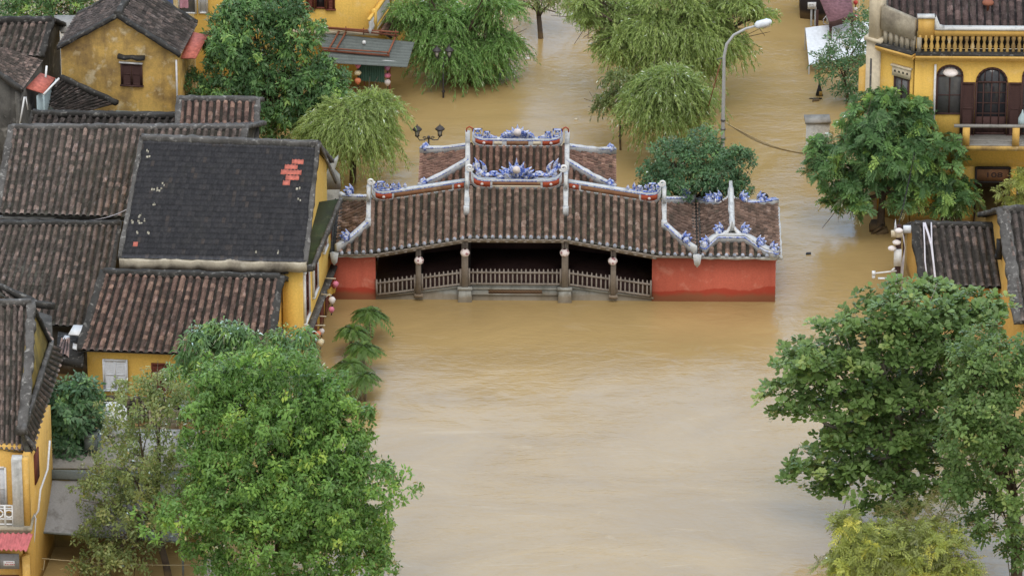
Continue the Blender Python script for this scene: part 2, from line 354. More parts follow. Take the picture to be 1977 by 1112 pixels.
def in_poly(u, v, poly):
    r = np.zeros(u.shape, bool); n = len(poly)
    for i in range(n):
        (x0, y0), (x1, y1) = poly[i], poly[(i+1) % n]
        c = ((y0 > v) != (y1 > v)) & (u < (x1-x0)*(v-y0)/(y1-y0+1e-12) + x0); r ^= c
    return r
FP = np.array([0, .1, .2, .215, .26, .34, .42, .5, .58, .66, .74, .785, .8, .9])
def tiles(mb, A, B, C, D, ncol, nrow, h=.1, step=.028, clip=None, flat=False, slab=.1, wob=.012, eave_drop=True):
    A, B, C, D = (mb.fr.pt(*p) for p in (A, B, C, D))
    n = np.cross(B-A, D-A); n /= np.linalg.norm(n); n = n if n[2] > 0 else -n
    f = np.array([0, .25, .5, .75]) if flat else FP
    pr = np.array([.0, .016, .028, .016]) if flat else np.where(np.abs(f-.5) <= .3, h*np.sqrt(np.clip(1-((f-.5)/.3)**2, 0, 1)), -.012)
    K = len(f); u = np.concatenate([(np.arange(ncol)[:, None] + f[None])/ncol]*1).ravel(); u = np.append(u, 1.0)
    prof = np.append(np.tile(pr, ncol), 0 if flat else -.012)
    colid = np.append(np.repeat(np.arange(ncol), K), ncol-1)
    vr = np.repeat(np.arange(nrow+1), 2)[1:-1]/nrow; rowid = np.repeat(np.arange(nrow), 2); st = np.tile([step*(3.0 if flat else 1), 0.0], nrow)
    oj = RNG.integers(0, 400, 2)
    tj = RNG.normal(0, wob, (nrow, ncol)); lj = RNG.normal(0, wob*.9, (nrow, ncol)) + RNG.normal(0, wob, ncol)[None]
    bar_ = (prof > 0) & ~np.zeros_like(prof, bool)
    U = u[None] + np.where(bar_[None], lj[rowid][:, colid]/ (np.linalg.norm(B-A)), 0)*(0 if flat else 1)
    Vv = np.broadcast_to(vr[:, None], U.shape)
    H = prof[None]*1.0 + st[:, None] + np.where(bar_[None], tj[rowid][:, colid], 0)*(.6 if not flat else .25)
    P = ((1-U)*(1-Vv))[..., None]*A + (U*(1-Vv))[..., None]*B + (U*Vv)[..., None]*C + ((1-U)*Vv)[..., None]*D + H[..., None]*n
    # gentle settling of the whole slope
    sag = .035*np.sin(U*7.3+oj[0])*np.sin(Vv*3.1) ; P[..., 2] -= np.abs(sag)*(1 if not flat else .4)
    r_, c_ = U.shape; idx = np.arange(r_*c_).reshape(r_, c_)
    q = np.stack([idx[:-1, :-1], idx[:-1, 1:], idx[1:, 1:], idx[1:, :-1]], -1).reshape(-1, 4)
    if clip is not None:
        uc = np.broadcast_to(u[None], U.shape).ravel()[q].mean(1); vc = Vv.ravel()[q].mean(1); q = q[in_poly(uc, vc, clip)]
    uv = np.stack([np.broadcast_to((u*ncol)[None], U.shape) + oj[0], Vv*nrow + oj[1]], -1).reshape(-1, 2)
    mb.raw(P.reshape(-1, 3), q, 0, uv)
    if slab:
        cp = clip or [(0, 0), (1, 0), (1, 1), (0, 1)]
        pts = [(1-a)*(1-b)*A + a*(1-b)*B + a*b*C + (1-a)*b*D for a, b in cp]
        k = len(pts); top = [p - n*.03 for p in pts]; bot = [p - n*slab for p in pts]
        mb.raw(top + bot, [tuple(range(k, 2*k))[::-1]] + [(i, (i+1) % k, k+(i+1) % k, k+i) for i in range(k)], 0, np.tile([[oj[0]+.02, oj[1]+.5]], (2*k, 1)))

def bil(q, s, t):
    a, b, c, d = (np.array(p[:2], float) for p in q); return (1-s)*(1-t)*a + s*(1-t)*b + s*t*c + (1-s)*t*d
def house(root, fl, fr, br, bl, ze, zr, tmat, wmat, ncol, nrow, axis='x', ov=(.3, .3), zb=-1.6, cap='mortar_black', flat=False, cw=.32, ch=.22, verge=.26, back=True, walls=True, th=.1):
    """eave corners in plan (front left, front right, back right, back left); returns the front / right / left wall frames"""
    q = (fl, fr, br, bl); P = lambda p, z: (p[0], p[1], z)
    if axis == 'x':
        r0, r1 = bil(q, 0, .5), bil(q, 1, .5); sl_ = [(fl, fr, r1, r0), (br, bl, r0, r1)]; ge = [(fl, r0, bl), (fr, r1, br)]
    else:
        r0, r1 = bil(q, .5, 0), bil(q, .5, 1); sl_ = [(fr, br, r1, r0), (bl, fl, r0, r1)]; ge = [(fl, r0, fr), (bl, r1, br)]
    m = MB()
    for i, (a, b, c, d) in enumerate(sl_):
        if i == 1 and not back: continue
        tiles(m, P(a, ze), P(b, ze), P(c, zr), P(d, zr), ncol, nrow, flat=flat, h=th)
    rf = m.build('roof', tmat, root)
    m = MB(); m.bar([P(r0, zr), P(r1, zr)], cw, ch, .12, .12); m.build('ridge', cap, root)
    for e0, rr, e1 in ge:
        m = MB(); m.bar([P(e0, ze+.02), P(rr, zr+.04)], verge, .11, .1, .12); m.bar([P(rr, zr+.04), P(e1, ze+.02)], verge, .11, .1, .12); m.build('verge', cap, root)
    L = np.linalg.norm(np.subtract(fr[:2], fl[:2])); Dp = np.linalg.norm(np.subtract(bl[:2], fl[:2])); ex, ey = ov[0]/L, ov[1]/Dp
    c = [bil(q, ex, ey), bil(q, 1-ex, ey), bil(q, 1-ex, 1-ey), bil(q, ex, 1-ey)]
    k = 2*(ey if axis == 'x' else ex); zw = ze + (zr-ze)*k - .12
    if walls:
        m = MB(); v = [(*p, zb) for p in c] + [(*p, zw) for p in c]
        ap = [(*bil(q, ex, .5), zr-.12), (*bil(q, 1-ex, .5), zr-.12)] if axis == 'x' else [(*bil(q, .5, ey), zr-.12), (*bil(q, .5, 1-ey), zr-.12)]
        f = [(0, 1, 5, 4), (1, 2, 6, 5), (2, 3, 7, 6), (3, 0, 4, 7)]
        if axis == 'x': f = [(0, 1, 5, 4), (1, 2, 6, 9, 5), (2, 3, 7, 6), (3, 0, 4, 8, 7)]
        else: f = [(0, 1, 5, 8, 4), (1, 2, 6, 5), (2, 3, 7, 9, 6), (3, 0, 4, 7)]
        m.add(v + ap, f); m.build('wall', wmat, root)
    return wall_frame(c[0], c[1]), wall_frame(c[1], c[2]), wall_frame(c[3], c[0]), zw, (r0, r1)

def shutters(parent, fr, x0, x1, z0, z1, leaf='dark_wood', frame='dark_wood', slats=True, off=0.0, leaves=2, name='window'):
    """a closed pair of louvred shutters in a frame on a wall (x along the wall, outward is -y)"""
    m = MB(fr); fw = .06; y = -off
    m.box(x0, x0+fw, y-.09, y-.003, z0, z1); m.box(x1-fw, x1, y-.09, y-.003, z0, z1)
    m.box(x0+fw, x1-fw, y-.09, y-.003, z1-fw, z1); m.box(x0-.04, x1+.04, y-.13, y-.003, z0-.06, z0)
    f = m.build(name, frame, parent)
    wd = (x1-x0-2*fw)/leaves
    for i in range(leaves):
        a = x0+fw+i*wd+.008; b = a+wd-.016; m = MB(fr)
        m.box(a, a+.05, y-.065, y-.02, z0, z1-fw); m.box(b-.05, b, y-.065, y-.02, z0, z1-fw)
        for zz in (z0, (z0+z1)/2-.03, z1-fw-.06): m.box(a+.05, b-.05, y-.062, y-.02, zz, zz+.06)
        k = max(3, int((z1-z0)/.085))
        for j in range(k):
            zz = z0+.06+(z1-z0-.18)*j/k; m.add([(a+.05, y-.055, zz), (b-.05, y-.055, zz), (b-.05, y-.022, zz+.08), (a+.05, y-.022, zz+.08)], [(0, 1, 2, 3)])
        m.build('shutter', leaf, f)
    return f
def glazed(parent, fr, x0, x1, z0, z1, frame='dark_wood', glass='glass_dark', nx=2, nz=3, arch=0, off=0.0, name='window', panel=0):
    """a glazed leaf or arched light: frame, glazing bars and one dark pane"""
    m = MB(fr); y = -off; fw = .08; cx = (x0+x1)/2; hw = (x1-x0)/2
    def arc(r, rz, k=10): return [(cx + r*math.cos(math.pi*i/k), z1 + rz*math.sin(math.pi*i/k)) for i in range(k+1)]
    m.box(x0, x0+fw, y-.07, y-.004, z0, z1); m.box(x1-fw, x1, y-.07, y-.004, z0, z1)
    m.box(x0+fw, x1-fw, y-.07, y-.004, z1-fw/2, z1+fw/2); m.box(x0+fw, x1-fw, y-.07, y-.004, z0, z0+fw)
    for i in range(1, nx): xx = x0+(x1-x0)*i/nx; m.box(xx-.03, xx+.03, y-.06, y-.006, z0+fw, z1-fw/2)
    for i in range(1, nz): zz = z0+(z1-z0)*i/nz; m.box(x0+fw, x1-fw, y-.055, y-.008, zz-.02, zz+.02)
    if panel: m.box(x0+fw, x1-fw, y-.05, y-.02, z0+fw, z0+panel)
    if arch:
        o = arc(hw, arch); i_ = arc(hw-fw, arch-fw)
        for a, b, c, d in zip(o[:-1], o[1:], i_[1:], i_[:-1]): m.prism([(a[0], y-.07, a[1]), (b[0], y-.07, b[1]), (c[0], y-.07, c[1]), (d[0], y-.07, d[1])], (0, .06, 0))
        for i in (-1, 0, 1): m.box(cx+i*hw*.45-.02, cx+i*hw*.45+.02, y-.055, y-.008, z1+fw/2, z1+arch*math.sqrt(1-.2*i*i)-.06)
    f = m.build(name, frame, parent)
    m = MB(fr); p = [(x0+.02, y-.03, z0+.02), (x1-.02, y-.03, z0+.02), (x1-.02, y-.03, z1)]
    p += [(x, y-.03, z) for x, z in arc(hw-.03, arch-.03)[1:-1]] if arch else []
    p += [(x0+.02, y-.03, z1)]; m.prism(p, (0, .028, 0)); m.build('pane', glass, f)
    return f

# ------------------------------------------------------------------ foliage
def norm(a): return a/(np.linalg.norm(a, axis=-1, keepdims=True) + 1e-9)
def leaf_cards(mb_tints, P, D, Nn, L, Wd, tint, mid=.5, droop=.12):
    n = len(P); L = np.broadcast_to(L, (n,))[:, None]; Wd = np.broadcast_to(Wd, (n,))[:, None]
    Sd = norm(np.cross(D, Nn)); m = P + D*L*mid
    tip = P + D*L - np.array([0, 0, 1.])*L*droop
    V = np.stack([P, m + Sd*Wd/2, tip, m - Sd*Wd/2], 1).reshape(-1, 3)
    mb_tints.append((V, np.repeat(np.clip(tint, 0, 1), 4)))
def leaves_obj(chunks, name, mat, parent):
    V = np.concatenate([c[0] for c in chunks]); T = np.concatenate([c[1] for c in chunks])
    m = MB(); m.raw(V, np.arange(len(V)).reshape(-1, 4)); return m.build(name, mat, parent, attr=T)
def clumps(blobs, dens, low=-.45, inner=.3, lump=.14):
    Ps, Os, Ts = [], [], []
    for c, r in blobs:
        c = np.array(c); r = np.array(r); A = 4*math.pi*(((r[0]*r[1])**1.6 + (r[0]*r[2])**1.6 + (r[1]*r[2])**1.6)/3)**(1/1.6)
        n = max(6, int(A*dens)); d = norm(RNG.normal(size=(n, 3))); d = d[(d[:, 2] > low) | (RNG.random(n) < .25)]; n = len(d)
        ph = RNG.random(6)*6.28
        lm = 1 + lump*(np.sin(d[:, 0]*5+ph[0]) * np.sin(d[:, 1]*5+ph[1]) + np.sin(d[:, 2]*6+ph[2]+d[:, 0]*3)*.7) + RNG.normal(0, .05, n)
        inn = RNG.random(n) < inner; lm = np.where(inn, RNG.uniform(.4, .85, n), lm)
        Ps.append(c + r*d*lm[:, None]); Os.append(norm(d/r)); Ts.append(np.full(n, RNG.normal(0, .06)))
    P, O, T = np.concatenate(Ps), np.concatenate(Os), np.concatenate(Ts)
    dead = np.zeros(len(P), bool)
    for c, r in blobs: dead |= np.linalg.norm((P-np.array(c))/np.array(r), axis=1) < .62
    k = ~dead | (RNG.random(len(P)) < .3)
    return P[k], O[k], T[k]
def rosettes(chunks, P, O, T, k, L, Wd, up=.55, spread=(20, 100), droop=.2, mid=.5, young=.12, csize=.18, base_t=.42, var=.16, dome=0.0):
    n = len(P); a = norm(O*.7 + np.array([0, 0, up]) + RNG.normal(0, .3, (n, 3)))
    ct = base_t + T + RNG.normal(0, var, n) + np.where(RNG.random(n) < young, .33, 0)
    # neighbouring clumps share a shade of green
    ct += .13*np.sin(P[:, 0]*1.7+P[:, 2]*1.3) * np.sin(P[:, 1]*1.1+P[:, 2]*2.1+1)
    a = np.repeat(a, k, 0); Pk = np.repeat(P, k, 0); ct = np.repeat(ct, k); m = n*k
    e1 = norm(np.cross(a, RNG.normal(size=(m, 3)))); ps = np.radians(RNG.uniform(*spread, m))[:, None]
    D = norm(np.cos(ps)*a + np.sin(ps)*e1 - np.array([0, 0, 1.])*droop*RNG.random((m, 1)))
    Nn = norm(a - (a*D).sum(1, keepdims=True)*D + RNG.normal(0, .22, (m, 3)))
    q = Pk + D*csize*RNG.uniform(.1, .8, (m, 1)) + a*csize*RNG.uniform(-.3, .3, (m, 1)) + RNG.normal(0, csize*.16, (m, 3))
    if dome:
        k_ = RNG.random(m) < dome; S_ = D.copy(); t_ = norm(-a + (a*S_).sum(1, keepdims=True)*S_ + RNG.normal(0, .35, (m, 3)))
        t_ = norm(t_ - .75*(t_*S_).sum(1, keepdims=True)*S_ + .15*S_)
        q = np.where(k_[:, None], Pk + S_*csize*RNG.uniform(.7, 1.1, (m, 1)) - t_*(np.mean(L)*.4), q); Nn = np.where(k_[:, None], norm(S_ + RNG.normal(0, .22, (m, 3))), Nn); D = np.where(k_[:, None], t_, D)
    leaf_cards(chunks, q, D, Nn, L*RNG.uniform(.5, 1.25, m), Wd*RNG.uniform(.6, 1.3, m), ct + RNG.normal(0, .09, m), mid, droop*.6)
def pinnate(chunks, P, O, T, k, Lr, pairs, L, Wd, young=.15, droop=.5, base_t=.42, var=.15):
    n = len(P); a = norm(O*.8 + np.array([0, 0, .5]) + RNG.normal(0, .3, (n, 3)))
    ct = base_t + T + RNG.normal(0, var, n) + np.where(RNG.random(n) < young, .38, 0)
    a = np.repeat(a, k, 0); Pk = np.repeat(P, k, 0); ct = np.repeat(ct, k); m = n*k
    e1 = norm(np.cross(a, RNG.normal(size=(m, 3)))); ps = np.radians(RNG.uniform(35, 100, m))[:, None]
    D = norm(np.cos(ps)*a + np.sin(ps)*e1); Lk = Lr*RNG.uniform(.7, 1.2, m)
    Nn = norm(a - (a*D).sum(1, keepdims=True)*D + RNG.normal(0, .2, (m, 3))); Sd = np.cross(D, Nn)
    for j in range(pairs):
        t = (j+.6)/pairs
        q = Pk + D*(Lk*t)[:, None] - np.array([0, 0, 1.])*(Lk*droop*t*t*.6)[:, None]
        for s in (-1, 1):
            dd = norm(D*.55 + Sd*s*.8 - np.array([0, 0, .25]) + RNG.normal(0, .12, (m, 3)))
            leaf_cards(chunks, q, dd, Nn, L*(1-.3*abs(t-.5)), Wd, ct + RNG.normal(0, .05, m), .45, .15)
def strands(chunks, spots, L=.24, Wd=.05, ds=.09, arch=.5, base_t=.45, fan=.35, sway=.12):
    """weeping shoots: leave a limb outward, bend over and hang; spots = (centre, radii, shoots, mean length)"""
    for c, r, n, ln in spots:
        c = np.array(c); r = np.array(r); d = norm(RNG.normal(size=(n, 3)) + np.array([0, 0, .45])); d[:, 2] = np.abs(d[:, 2])*.9 - .15
        p0 = c + r*d*np.sqrt(RNG.uniform(.25, 1.0, (n, 1))); h = d*np.array([1, 1, 0]); o = norm(h + np.array([0, 0, .45]) + RNG.normal(0, .3, (n, 3)))
        ll = ln*RNG.uniform(.45, 1.25, n); a = arch*RNG.uniform(.15, 1.6, n); ct = base_t + RNG.normal(0, .14, n)
        ph = RNG.random((n, 2))*6.28; ns = int(ln*1.25/ds)
        for j in range(ns):
            s = j*ds; ok = s < ll
            if not ok.any(): break
            e = a*(1-np.exp(-s/a)); sag = s - e
            q = p0 + o*e[:, None] + h*(fan*sag)[:, None] - np.array([0, 0, 1.])*(sag*.95)[:, None]
            q = q + sway*s*.35*np.stack([np.sin(s*2+ph[:, 0]), np.cos(s*1.7+ph[:, 1]), 0*ll], 1)
            ex = np.exp(-s/a)[:, None]; tan = norm(o*ex + (h*fan - np.array([0, 0, .95]))*(1-ex))
            for k in range(2):
                dd = norm(tan + RNG.normal(0, .38, (n, 3))); nn = norm(RNG.normal(size=(n, 3)) + np.array([0, -.3, .8]))
                leaf_cards(chunks, q[ok], dd[ok], nn[ok], L*RNG.uniform(.7, 1.2, ok.sum()), Wd, (ct + .12*(s < .25) + RNG.normal(0, .06, n))[ok], .45, .1)
def limbs(mb, base, fork, tips, r0, r1=.05):
    base, fork = np.array(base, float), np.array(fork, float)
    mb.tube([base, base*.45+fork*.55 + RNG.normal(0, .06, 3), fork], [r0*1.15, r0*.9, r0*.8], 9)
    for t in tips:
        t = np.array(t, float); m1 = fork*.62 + t*.38 + np.array([0, 0, .12]) + RNG.normal(0, .12, 3); m2 = fork*.25 + t*.75 + RNG.normal(0, .14, 3)
        mb.tube([fork - np.array([0, 0, .1]), m1, m2, t], [r0*.55, r0*.38, r0*.22, r1*.5], 6)
        for _ in range(3):
            b = m1 + (m2-m1)*RNG.random(); mb.tube([b, b + (t-b)*.5 + RNG.normal(0, .35, 3), t + RNG.normal(0, .6, 3)], [r0*.16, r0*.1, .012], 5)
def blob(px, py, rx, ry, Y, dy=0.0, ry_=None):
    c = WY(px, py, Y+dy); return (c, (rx/42., ry_ if ry_ else (rx+ry)/84., ry/40.))

# ------------------------------------------------------------------ flood water
m = MB(); xs = np.linspace(-150, 150, 3); m.add([(-260, -130, 0), (260, -130, 0), (260, 330, 0), (-260, 330, 0)], [(0, 1, 2, 3)])
tag(m.build('flood_water', 'flood_water'), kind='structure')
m = MB(); m.add([(-400, -200, -2.4), (400, -200, -2.4), (400, 600, -2.4), (-400, 600, -2.4)], [(0, 1, 2, 3)])
tag(m.build('ground', 'concrete'), kind='structure')

# ------------------------------------------------------------------ the covered bridge
BF = Frame(W(996, 580), (math.cos(R(-.75)), math.sin(R(-.75))))
bridge = thing('covered_bridge', 'covered bridge with brown tiled roof, red end walls and blue porcelain ridge ornaments', 'bridge', BF.o)
XR, XG, XV = 2.26, 6.76, 8.16        # ribs, gable planes, valleys
def zd(x): x = abs(x); return .86 if x < 2.3 else .86 - (x-2.3)*.145
def ze(x): x = abs(x); return 3.47 if x < XR else 3.47 + (x-XR)/(6.4-XR)*(2.66-3.47) if x < 6.4 else 2.66
def bt(A, B, C, D, nc, nr=15, clip=None, mb=None): tiles(mb, A, B, C, D, nc, nr, clip=clip, h=.12, step=.03)
m = MB(BF)
bt((-XR, -.6, 3.47), (XR, -.6, 3.47), (XR, 2.1, 4.73), (-XR, 2.1, 4.73), 13, mb=m)
bt((XR, 4.8, 3.47), (-XR, 4.8, 3.47), (-XR, 2.1, 4.73), (XR, 2.1, 4.73), 13, mb=m)
for s in (-1, 1):
    o = (lambda a, b: (a, b)) if s > 0 else (lambda a, b: (b, a))
    x0, x1 = o(s*XR, s*XG); z0, z1 = o(3.45, 2.66); r0, r1 = o(4.71, 3.98)
    bt((x0, -.6, z0), (x1, -.6, z1), (x1, 2.1, r1), (x0, 2.1, r0), 13, mb=m)
    bt((x1, 4.8, z1), (x0, 4.8, z0), (x0, 2.1, r0), (x1, 2.1, r1), 13, mb=m)
    x0, x1 = o(s*XG, s*XV)
    tri = [(0, 0), (1, 0), (0, 1)] if s > 0 else [(0, 0), (1, 0), (1, 1)]
    bt((x0, -.6, 2.66), (x1, -.6, 2.62), (x1, .83, 3.35), (x0, .83, 3.35), 4, 8, tri, m)
    tri2 = [(0, 0), (1, 0), (1, 1)] if s > 0 else [(0, 0), (1, 0), (0, 1)]
    bt((x1, 4.8, 2.62), (x0, 4.8, 2.66), (x0, 3.37, 3.35), (x1, 3.37, 3.35), 4, 8, tri2, m)
    a = 1.43/5.4; tz = [(0, 0), (1, 0), (1-a, 1), (a, 1)]
    y0, y1 = (-.6, 4.8) if s > 0 else (4.8, -.6)
    bt((s*XV, y0, 2.62), (s*XV, y1, 2.62), (s*XG, y1, 3.35), (s*XG, y0, 3.35), 16, 8, tz, m)
m.build('roof', 'tile_bridge', bridge)
# gate roof at the right-hand end: hipped, its short ridge runs front to back
GX, GW, GY0, GY1 = 9.85, 12.02, -.5, 4.9
m = MB(BF)
zb_, zh, zr_ = 2.58, 2.98, 3.42
for (xe, s) in ((8.36, -1), (GW, 1)):
    y0, y1 = (GY0, GY1) if s > 0 else (GY1, GY0)
    xm = GX + (xe-GX)*.42
    a = 1.1/(GY1-GY0); L_ = GY1-GY0
    f_ = .58
    clip = [(0, 0), (1, 0), (1-a, f_), (1-a*.9, 1), (a*.9, 1), (a, f_)]
    tiles(m, (xe, y0, zb_), (xe, y1, zb_), (GX, y1, zr_), (GX, y0, zr_), 16, 12, clip=clip, h=.11)
for (ya, yb, o) in ((GY0, GY0+1.1, 1), (GY1, GY1-1.1, -1)):
    xa, xb = (8.36, GW) if o > 0 else (GW, 8.36)
    l_, r_ = (GX-8.36)*.58/(GW-8.36), 1-(GW-GX)*.58/(GW-8.36)
    cl = [(0, 0), (1, 0), (r_, 1), (l_, 1)] if o > 0 else [(0, 0), (1, 0), (1-l_, 1), (1-r_, 1)]
    tiles(m, (xa, ya, zb_), (xb, ya, zb_), (xb, yb, zh), (xa, yb, zh), 10, 6, clip=cl, h=.11)
m.build('gate_roof', 'tile_bridge', bridge)
# red gate walls
for x0, x1 in ((-8.75, -6.42), (6.22, 11.86)):
    m = MB(BF); m.box(x0, x1, 3.9, 4.28, -2, 2.5); m.build('gate_wall', 'red_gate', bridge)
    if x1 > 0: m = MB(BF); m.box(x1-.38, x1, .385, 3.895, -2, 2.4); m.build('gate_wall', 'red_gate', bridge)
    m = MB(BF); m.box(x0, x1, 0, .38, -2, 2.5)
    m.add([(x1-.38, -.02, 2.1), (x1+.02, -.02, 2.1), (x1+.2, -.3, 2.5), (x1+.2, 4.5, 2.5), (x1+.02, 4.3, 2.1)], [(0, 1, 2), (1, 4, 3, 2)]) if x1 > 0 else None
    m.build('gate_wall', 'red_gate', bridge)
    m = MB(BF); m.bar([(x0+(.4 if x0 < 0 else 1.8), -.38, 2.46), (x1+(.2 if x1 > 0 else 0), -.38, 2.46)], .2, .1, .06, .1)
    if x1 > 0: m.bar([(x1+.16, -.4, 2.44), (x1+.16, 4.7, 2.44)], .22, .12, .06, .1)
    m.build('cornice', 'bridge_white', bridge)
# valley gutters with their spouts
for s in (-1, 1):
    m = MB(BF); x = s*8.26
    m.prism([(x-.16, -.75, 2.62), (x+.16, -.75, 2.62), (x+.16, 4.9, 2.62), (x-.16, 4.9, 2.62)], (0, 0, -.14))
    for q in (-1, 1): m.bar([(x+q*.15, -.7, 2.62), (x+q*.15, 4.9, 2.62)], .08, .12, .05, .2)
    g = m.build('gutter', 'mortar_black', bridge)
    m = MB(BF); m.prism([(x-.2, -.75, 2.74), (x+.2, -.75, 2.74), (x+.13, -.8, 2.3), (x, -.85, 2.16), (x-.13, -.8, 2.3)], (0, .16, 0)); m.build('spout', 'bridge_white', g)
# stone foot of the bridge, deck, beams
m = MB(BF)
m.prism([(-2.33, .0, -2), (2.24, .0, -2), (2.24, .0, .8), (-2.33, .0, .8)], (0, 4.2, 0))
for s in (-1, 1): m.prism([(s*2.3, .04, -2), (s*6.45, .04, -2), (s*6.45, .04, .24), (s*4.4, .04, .52), (s*2.3, .04, .8)], (0, 4.1, 0))
for (xa, xb, z0, z1) in ((-2.2, 2.12, .58, .66), (-2.2, 2.12, .3, .36)): m.box(xa, xb, -.07, -.002, z0, z1)
for s in (-1, 1): m.prism([(s*2.5, -.05, .66), (s*6.3, -.05, .12), (s*6.3, -.05, .2), (s*2.5, -.05, .76)], (0, .085, 0))
m.build('stone_base', 'stone', bridge)
m = MB(BF); m.box(-1.25, 1.2, -.05, -.004, .38, .56); m.build('lattice_panel', 'lattice', bridge)
m = MB(BF); m.box(-2.2, 2.2, .15, 4.1, .804, .86)
for s in (-1, 1): m.prism([(s*2.3, .15, .815), (s*6.4, .15, .265), (s*6.4, .15, .305), (s*2.3, .15, .86)], (0, 3.9, 0))
m.build('deck', 'dark_wood', bridge)
for x in (-2.33, 2.24):
    m = MB(BF); m.prism([(x-.38, -.3, -1), (x+.38, -.3, -1), (x+.3, -.22, .3), (x+.28, -.2, .62), (x-.28, -.2, .62), (x-.3, -.22, .3)], (0, .32, 0)); m.box(x-.34, x+.34, -.24, .1, .62, .74); m.build('pier', 'stone', bridge)
for x in (-4.45, -2.33, 2.24, 4.45):
    m = MB(BF); wd = .15 if abs(x) < 3 else .12; m.box(x-wd, x+wd, -.16, .14, (.74 if abs(x) < 3 else .3), ze(x)-.3)
    if abs(x) > 3: m.box(x-.2, x+.2, -.2, .2, .2, .36)
    m.build('post', 'grey_wood', bridge)
    m = MB(BF); m.box(x-.11, x+.11, 4.0, 4.2, .5, ze(x)-.3); m.build('post', 'grey_wood', bridge)
for x in (-2.2, 2.2, 4.4, -4.4):
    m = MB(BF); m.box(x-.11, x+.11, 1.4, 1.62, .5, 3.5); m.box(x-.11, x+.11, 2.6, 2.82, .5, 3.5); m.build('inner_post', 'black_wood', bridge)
for y in (-.14, 4.06):
    m = MB(BF); m.box(-2.3, 2.2, y, y+.14, 3.02, 3.24)
    for s in (-1, 1): m.prism([(s*2.3, y, 3.0), (s*6.42, y, 2.2), (s*6.42, y, 2.42), (s*2.3, y, 3.22)], (0, .14, 0))
    m.build('beam', 'grey_wood', bridge)
m = MB(BF)
for x in np.arange(-6.3, 6.4, .42):
    z = ze(x)-.13; m.box(x-.06, x+.06, -.56, 4.76, z-.1, z)
    m.lathe([(.001, -.1), (.1, -.07), (.14, 0)], (x, -.5, z-.02), 8)
m.build('rafter', 'grey_wood', bridge)
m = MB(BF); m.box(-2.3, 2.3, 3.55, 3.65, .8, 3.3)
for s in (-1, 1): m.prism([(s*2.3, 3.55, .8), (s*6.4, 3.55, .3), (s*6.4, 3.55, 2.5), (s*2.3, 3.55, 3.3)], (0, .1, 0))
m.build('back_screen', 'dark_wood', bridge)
for xa, xb in ((-1.5, -.75), (1.0, 1.6)): m = MB(BF); m.box(xa, xb, 3.4, 3.5, 2.3, 2.8); m.box(xa-.05, xb+.05, 3.35, 3.5, 2.22, 2.297); m.build('signboard', 'dark_wood', bridge)
# railings: one per bay
def railing(x0, x1):
    m = MB(BF); n = int((x1-x0)/.2); y = -.08
    zz = lambda x: zd(x)
    for x in (x0+.03, x1-.03): m.box(x-.04, x+.04, y-.04, y+.05, zz(x)-.06, zz(x)+.8)
    for i in range(1, n):
        x = x0+(x1-x0)*i/n; z = zz(x); m.add([(x-.035, y-.03, z+.02), (x+.035, y-.03, z+.02), (x+.035, y-.03, z+.74), (x, y-.03, z+.8), (x-.035, y-.03, z+.74), (x-.035, y+.03, z+.02), (x+.035, y+.03, z+.02), (x+.035, y+.03, z+.74), (x, y+.03, z+.8), (x-.035, y+.03, z+.74)],
              [(0, 1, 2, 3, 4), (1, 6, 7, 2), (2, 7, 8, 3), (3, 8, 9, 4), (5, 0, 4, 9)])
    for dz in (.0, .58): m.prism([(x0+.07, y-.055, zz(x0)+dz), (x1-.07, y-.055, zz(x1)+dz), (x1-.07, y-.055, zz(x1)+dz+.07), (x0+.07, y-.055, zz(x0)+dz+.07)], (0, .1, 0))
    m.build('railing', 'grey_wood', bridge)
for a, b in ((-6.4, -4.59), (-4.31, -2.5), (-2.16, 2.07), (2.41, 4.31), (4.59, 6.2)): railing(a, b)
# white tile ends along the eaves
m = MB(BF)
def eave_ends(xa, xb, n, za, zb):
    for i in range(n):
        f = (i+.5)/n; x = xa+(xb-xa)*f; z = za+(zb-za)*f
        th = np.linspace(0, 2*math.pi, 9)[:-1]; m.prism([(x+.09*math.cos(t), -.66, z+.06+.1*math.sin(t)) for t in th], (0, .09, 0))
eave_ends(-XR, XR, 13, 3.47, 3.47); eave_ends(-XG, -XR, 13, 2.66, 3.45); eave_ends(XR, XG, 13, 3.45, 2.66); eave_ends(XG, 8.1, 4, 2.66, 2.62); eave_ends(-8.1, -XG, 4, 2.62, 2.66)
for i in range(10): 
    x = 8.5+3.3*i/9; th = np.linspace(0, 2*math.pi, 9)[:-1]; m.prism([(x+.09*math.cos(t), -.58, 2.64+.09*math.sin(t)) for t in th], (0, .09, 0))
m.build('eave_tile', 'white_blue_tile', bridge)
m = MB(BF); m.bar([(-XV, -.58, 2.56), (-6.4, -.58, 2.58), (-XR, -.58, 3.38), (XR, -.58, 3.38), (6.4, -.58, 2.58), (XV, -.58, 2.56)], .07, .05, .05); m.build('fascia', 'grey_wood', bridge)

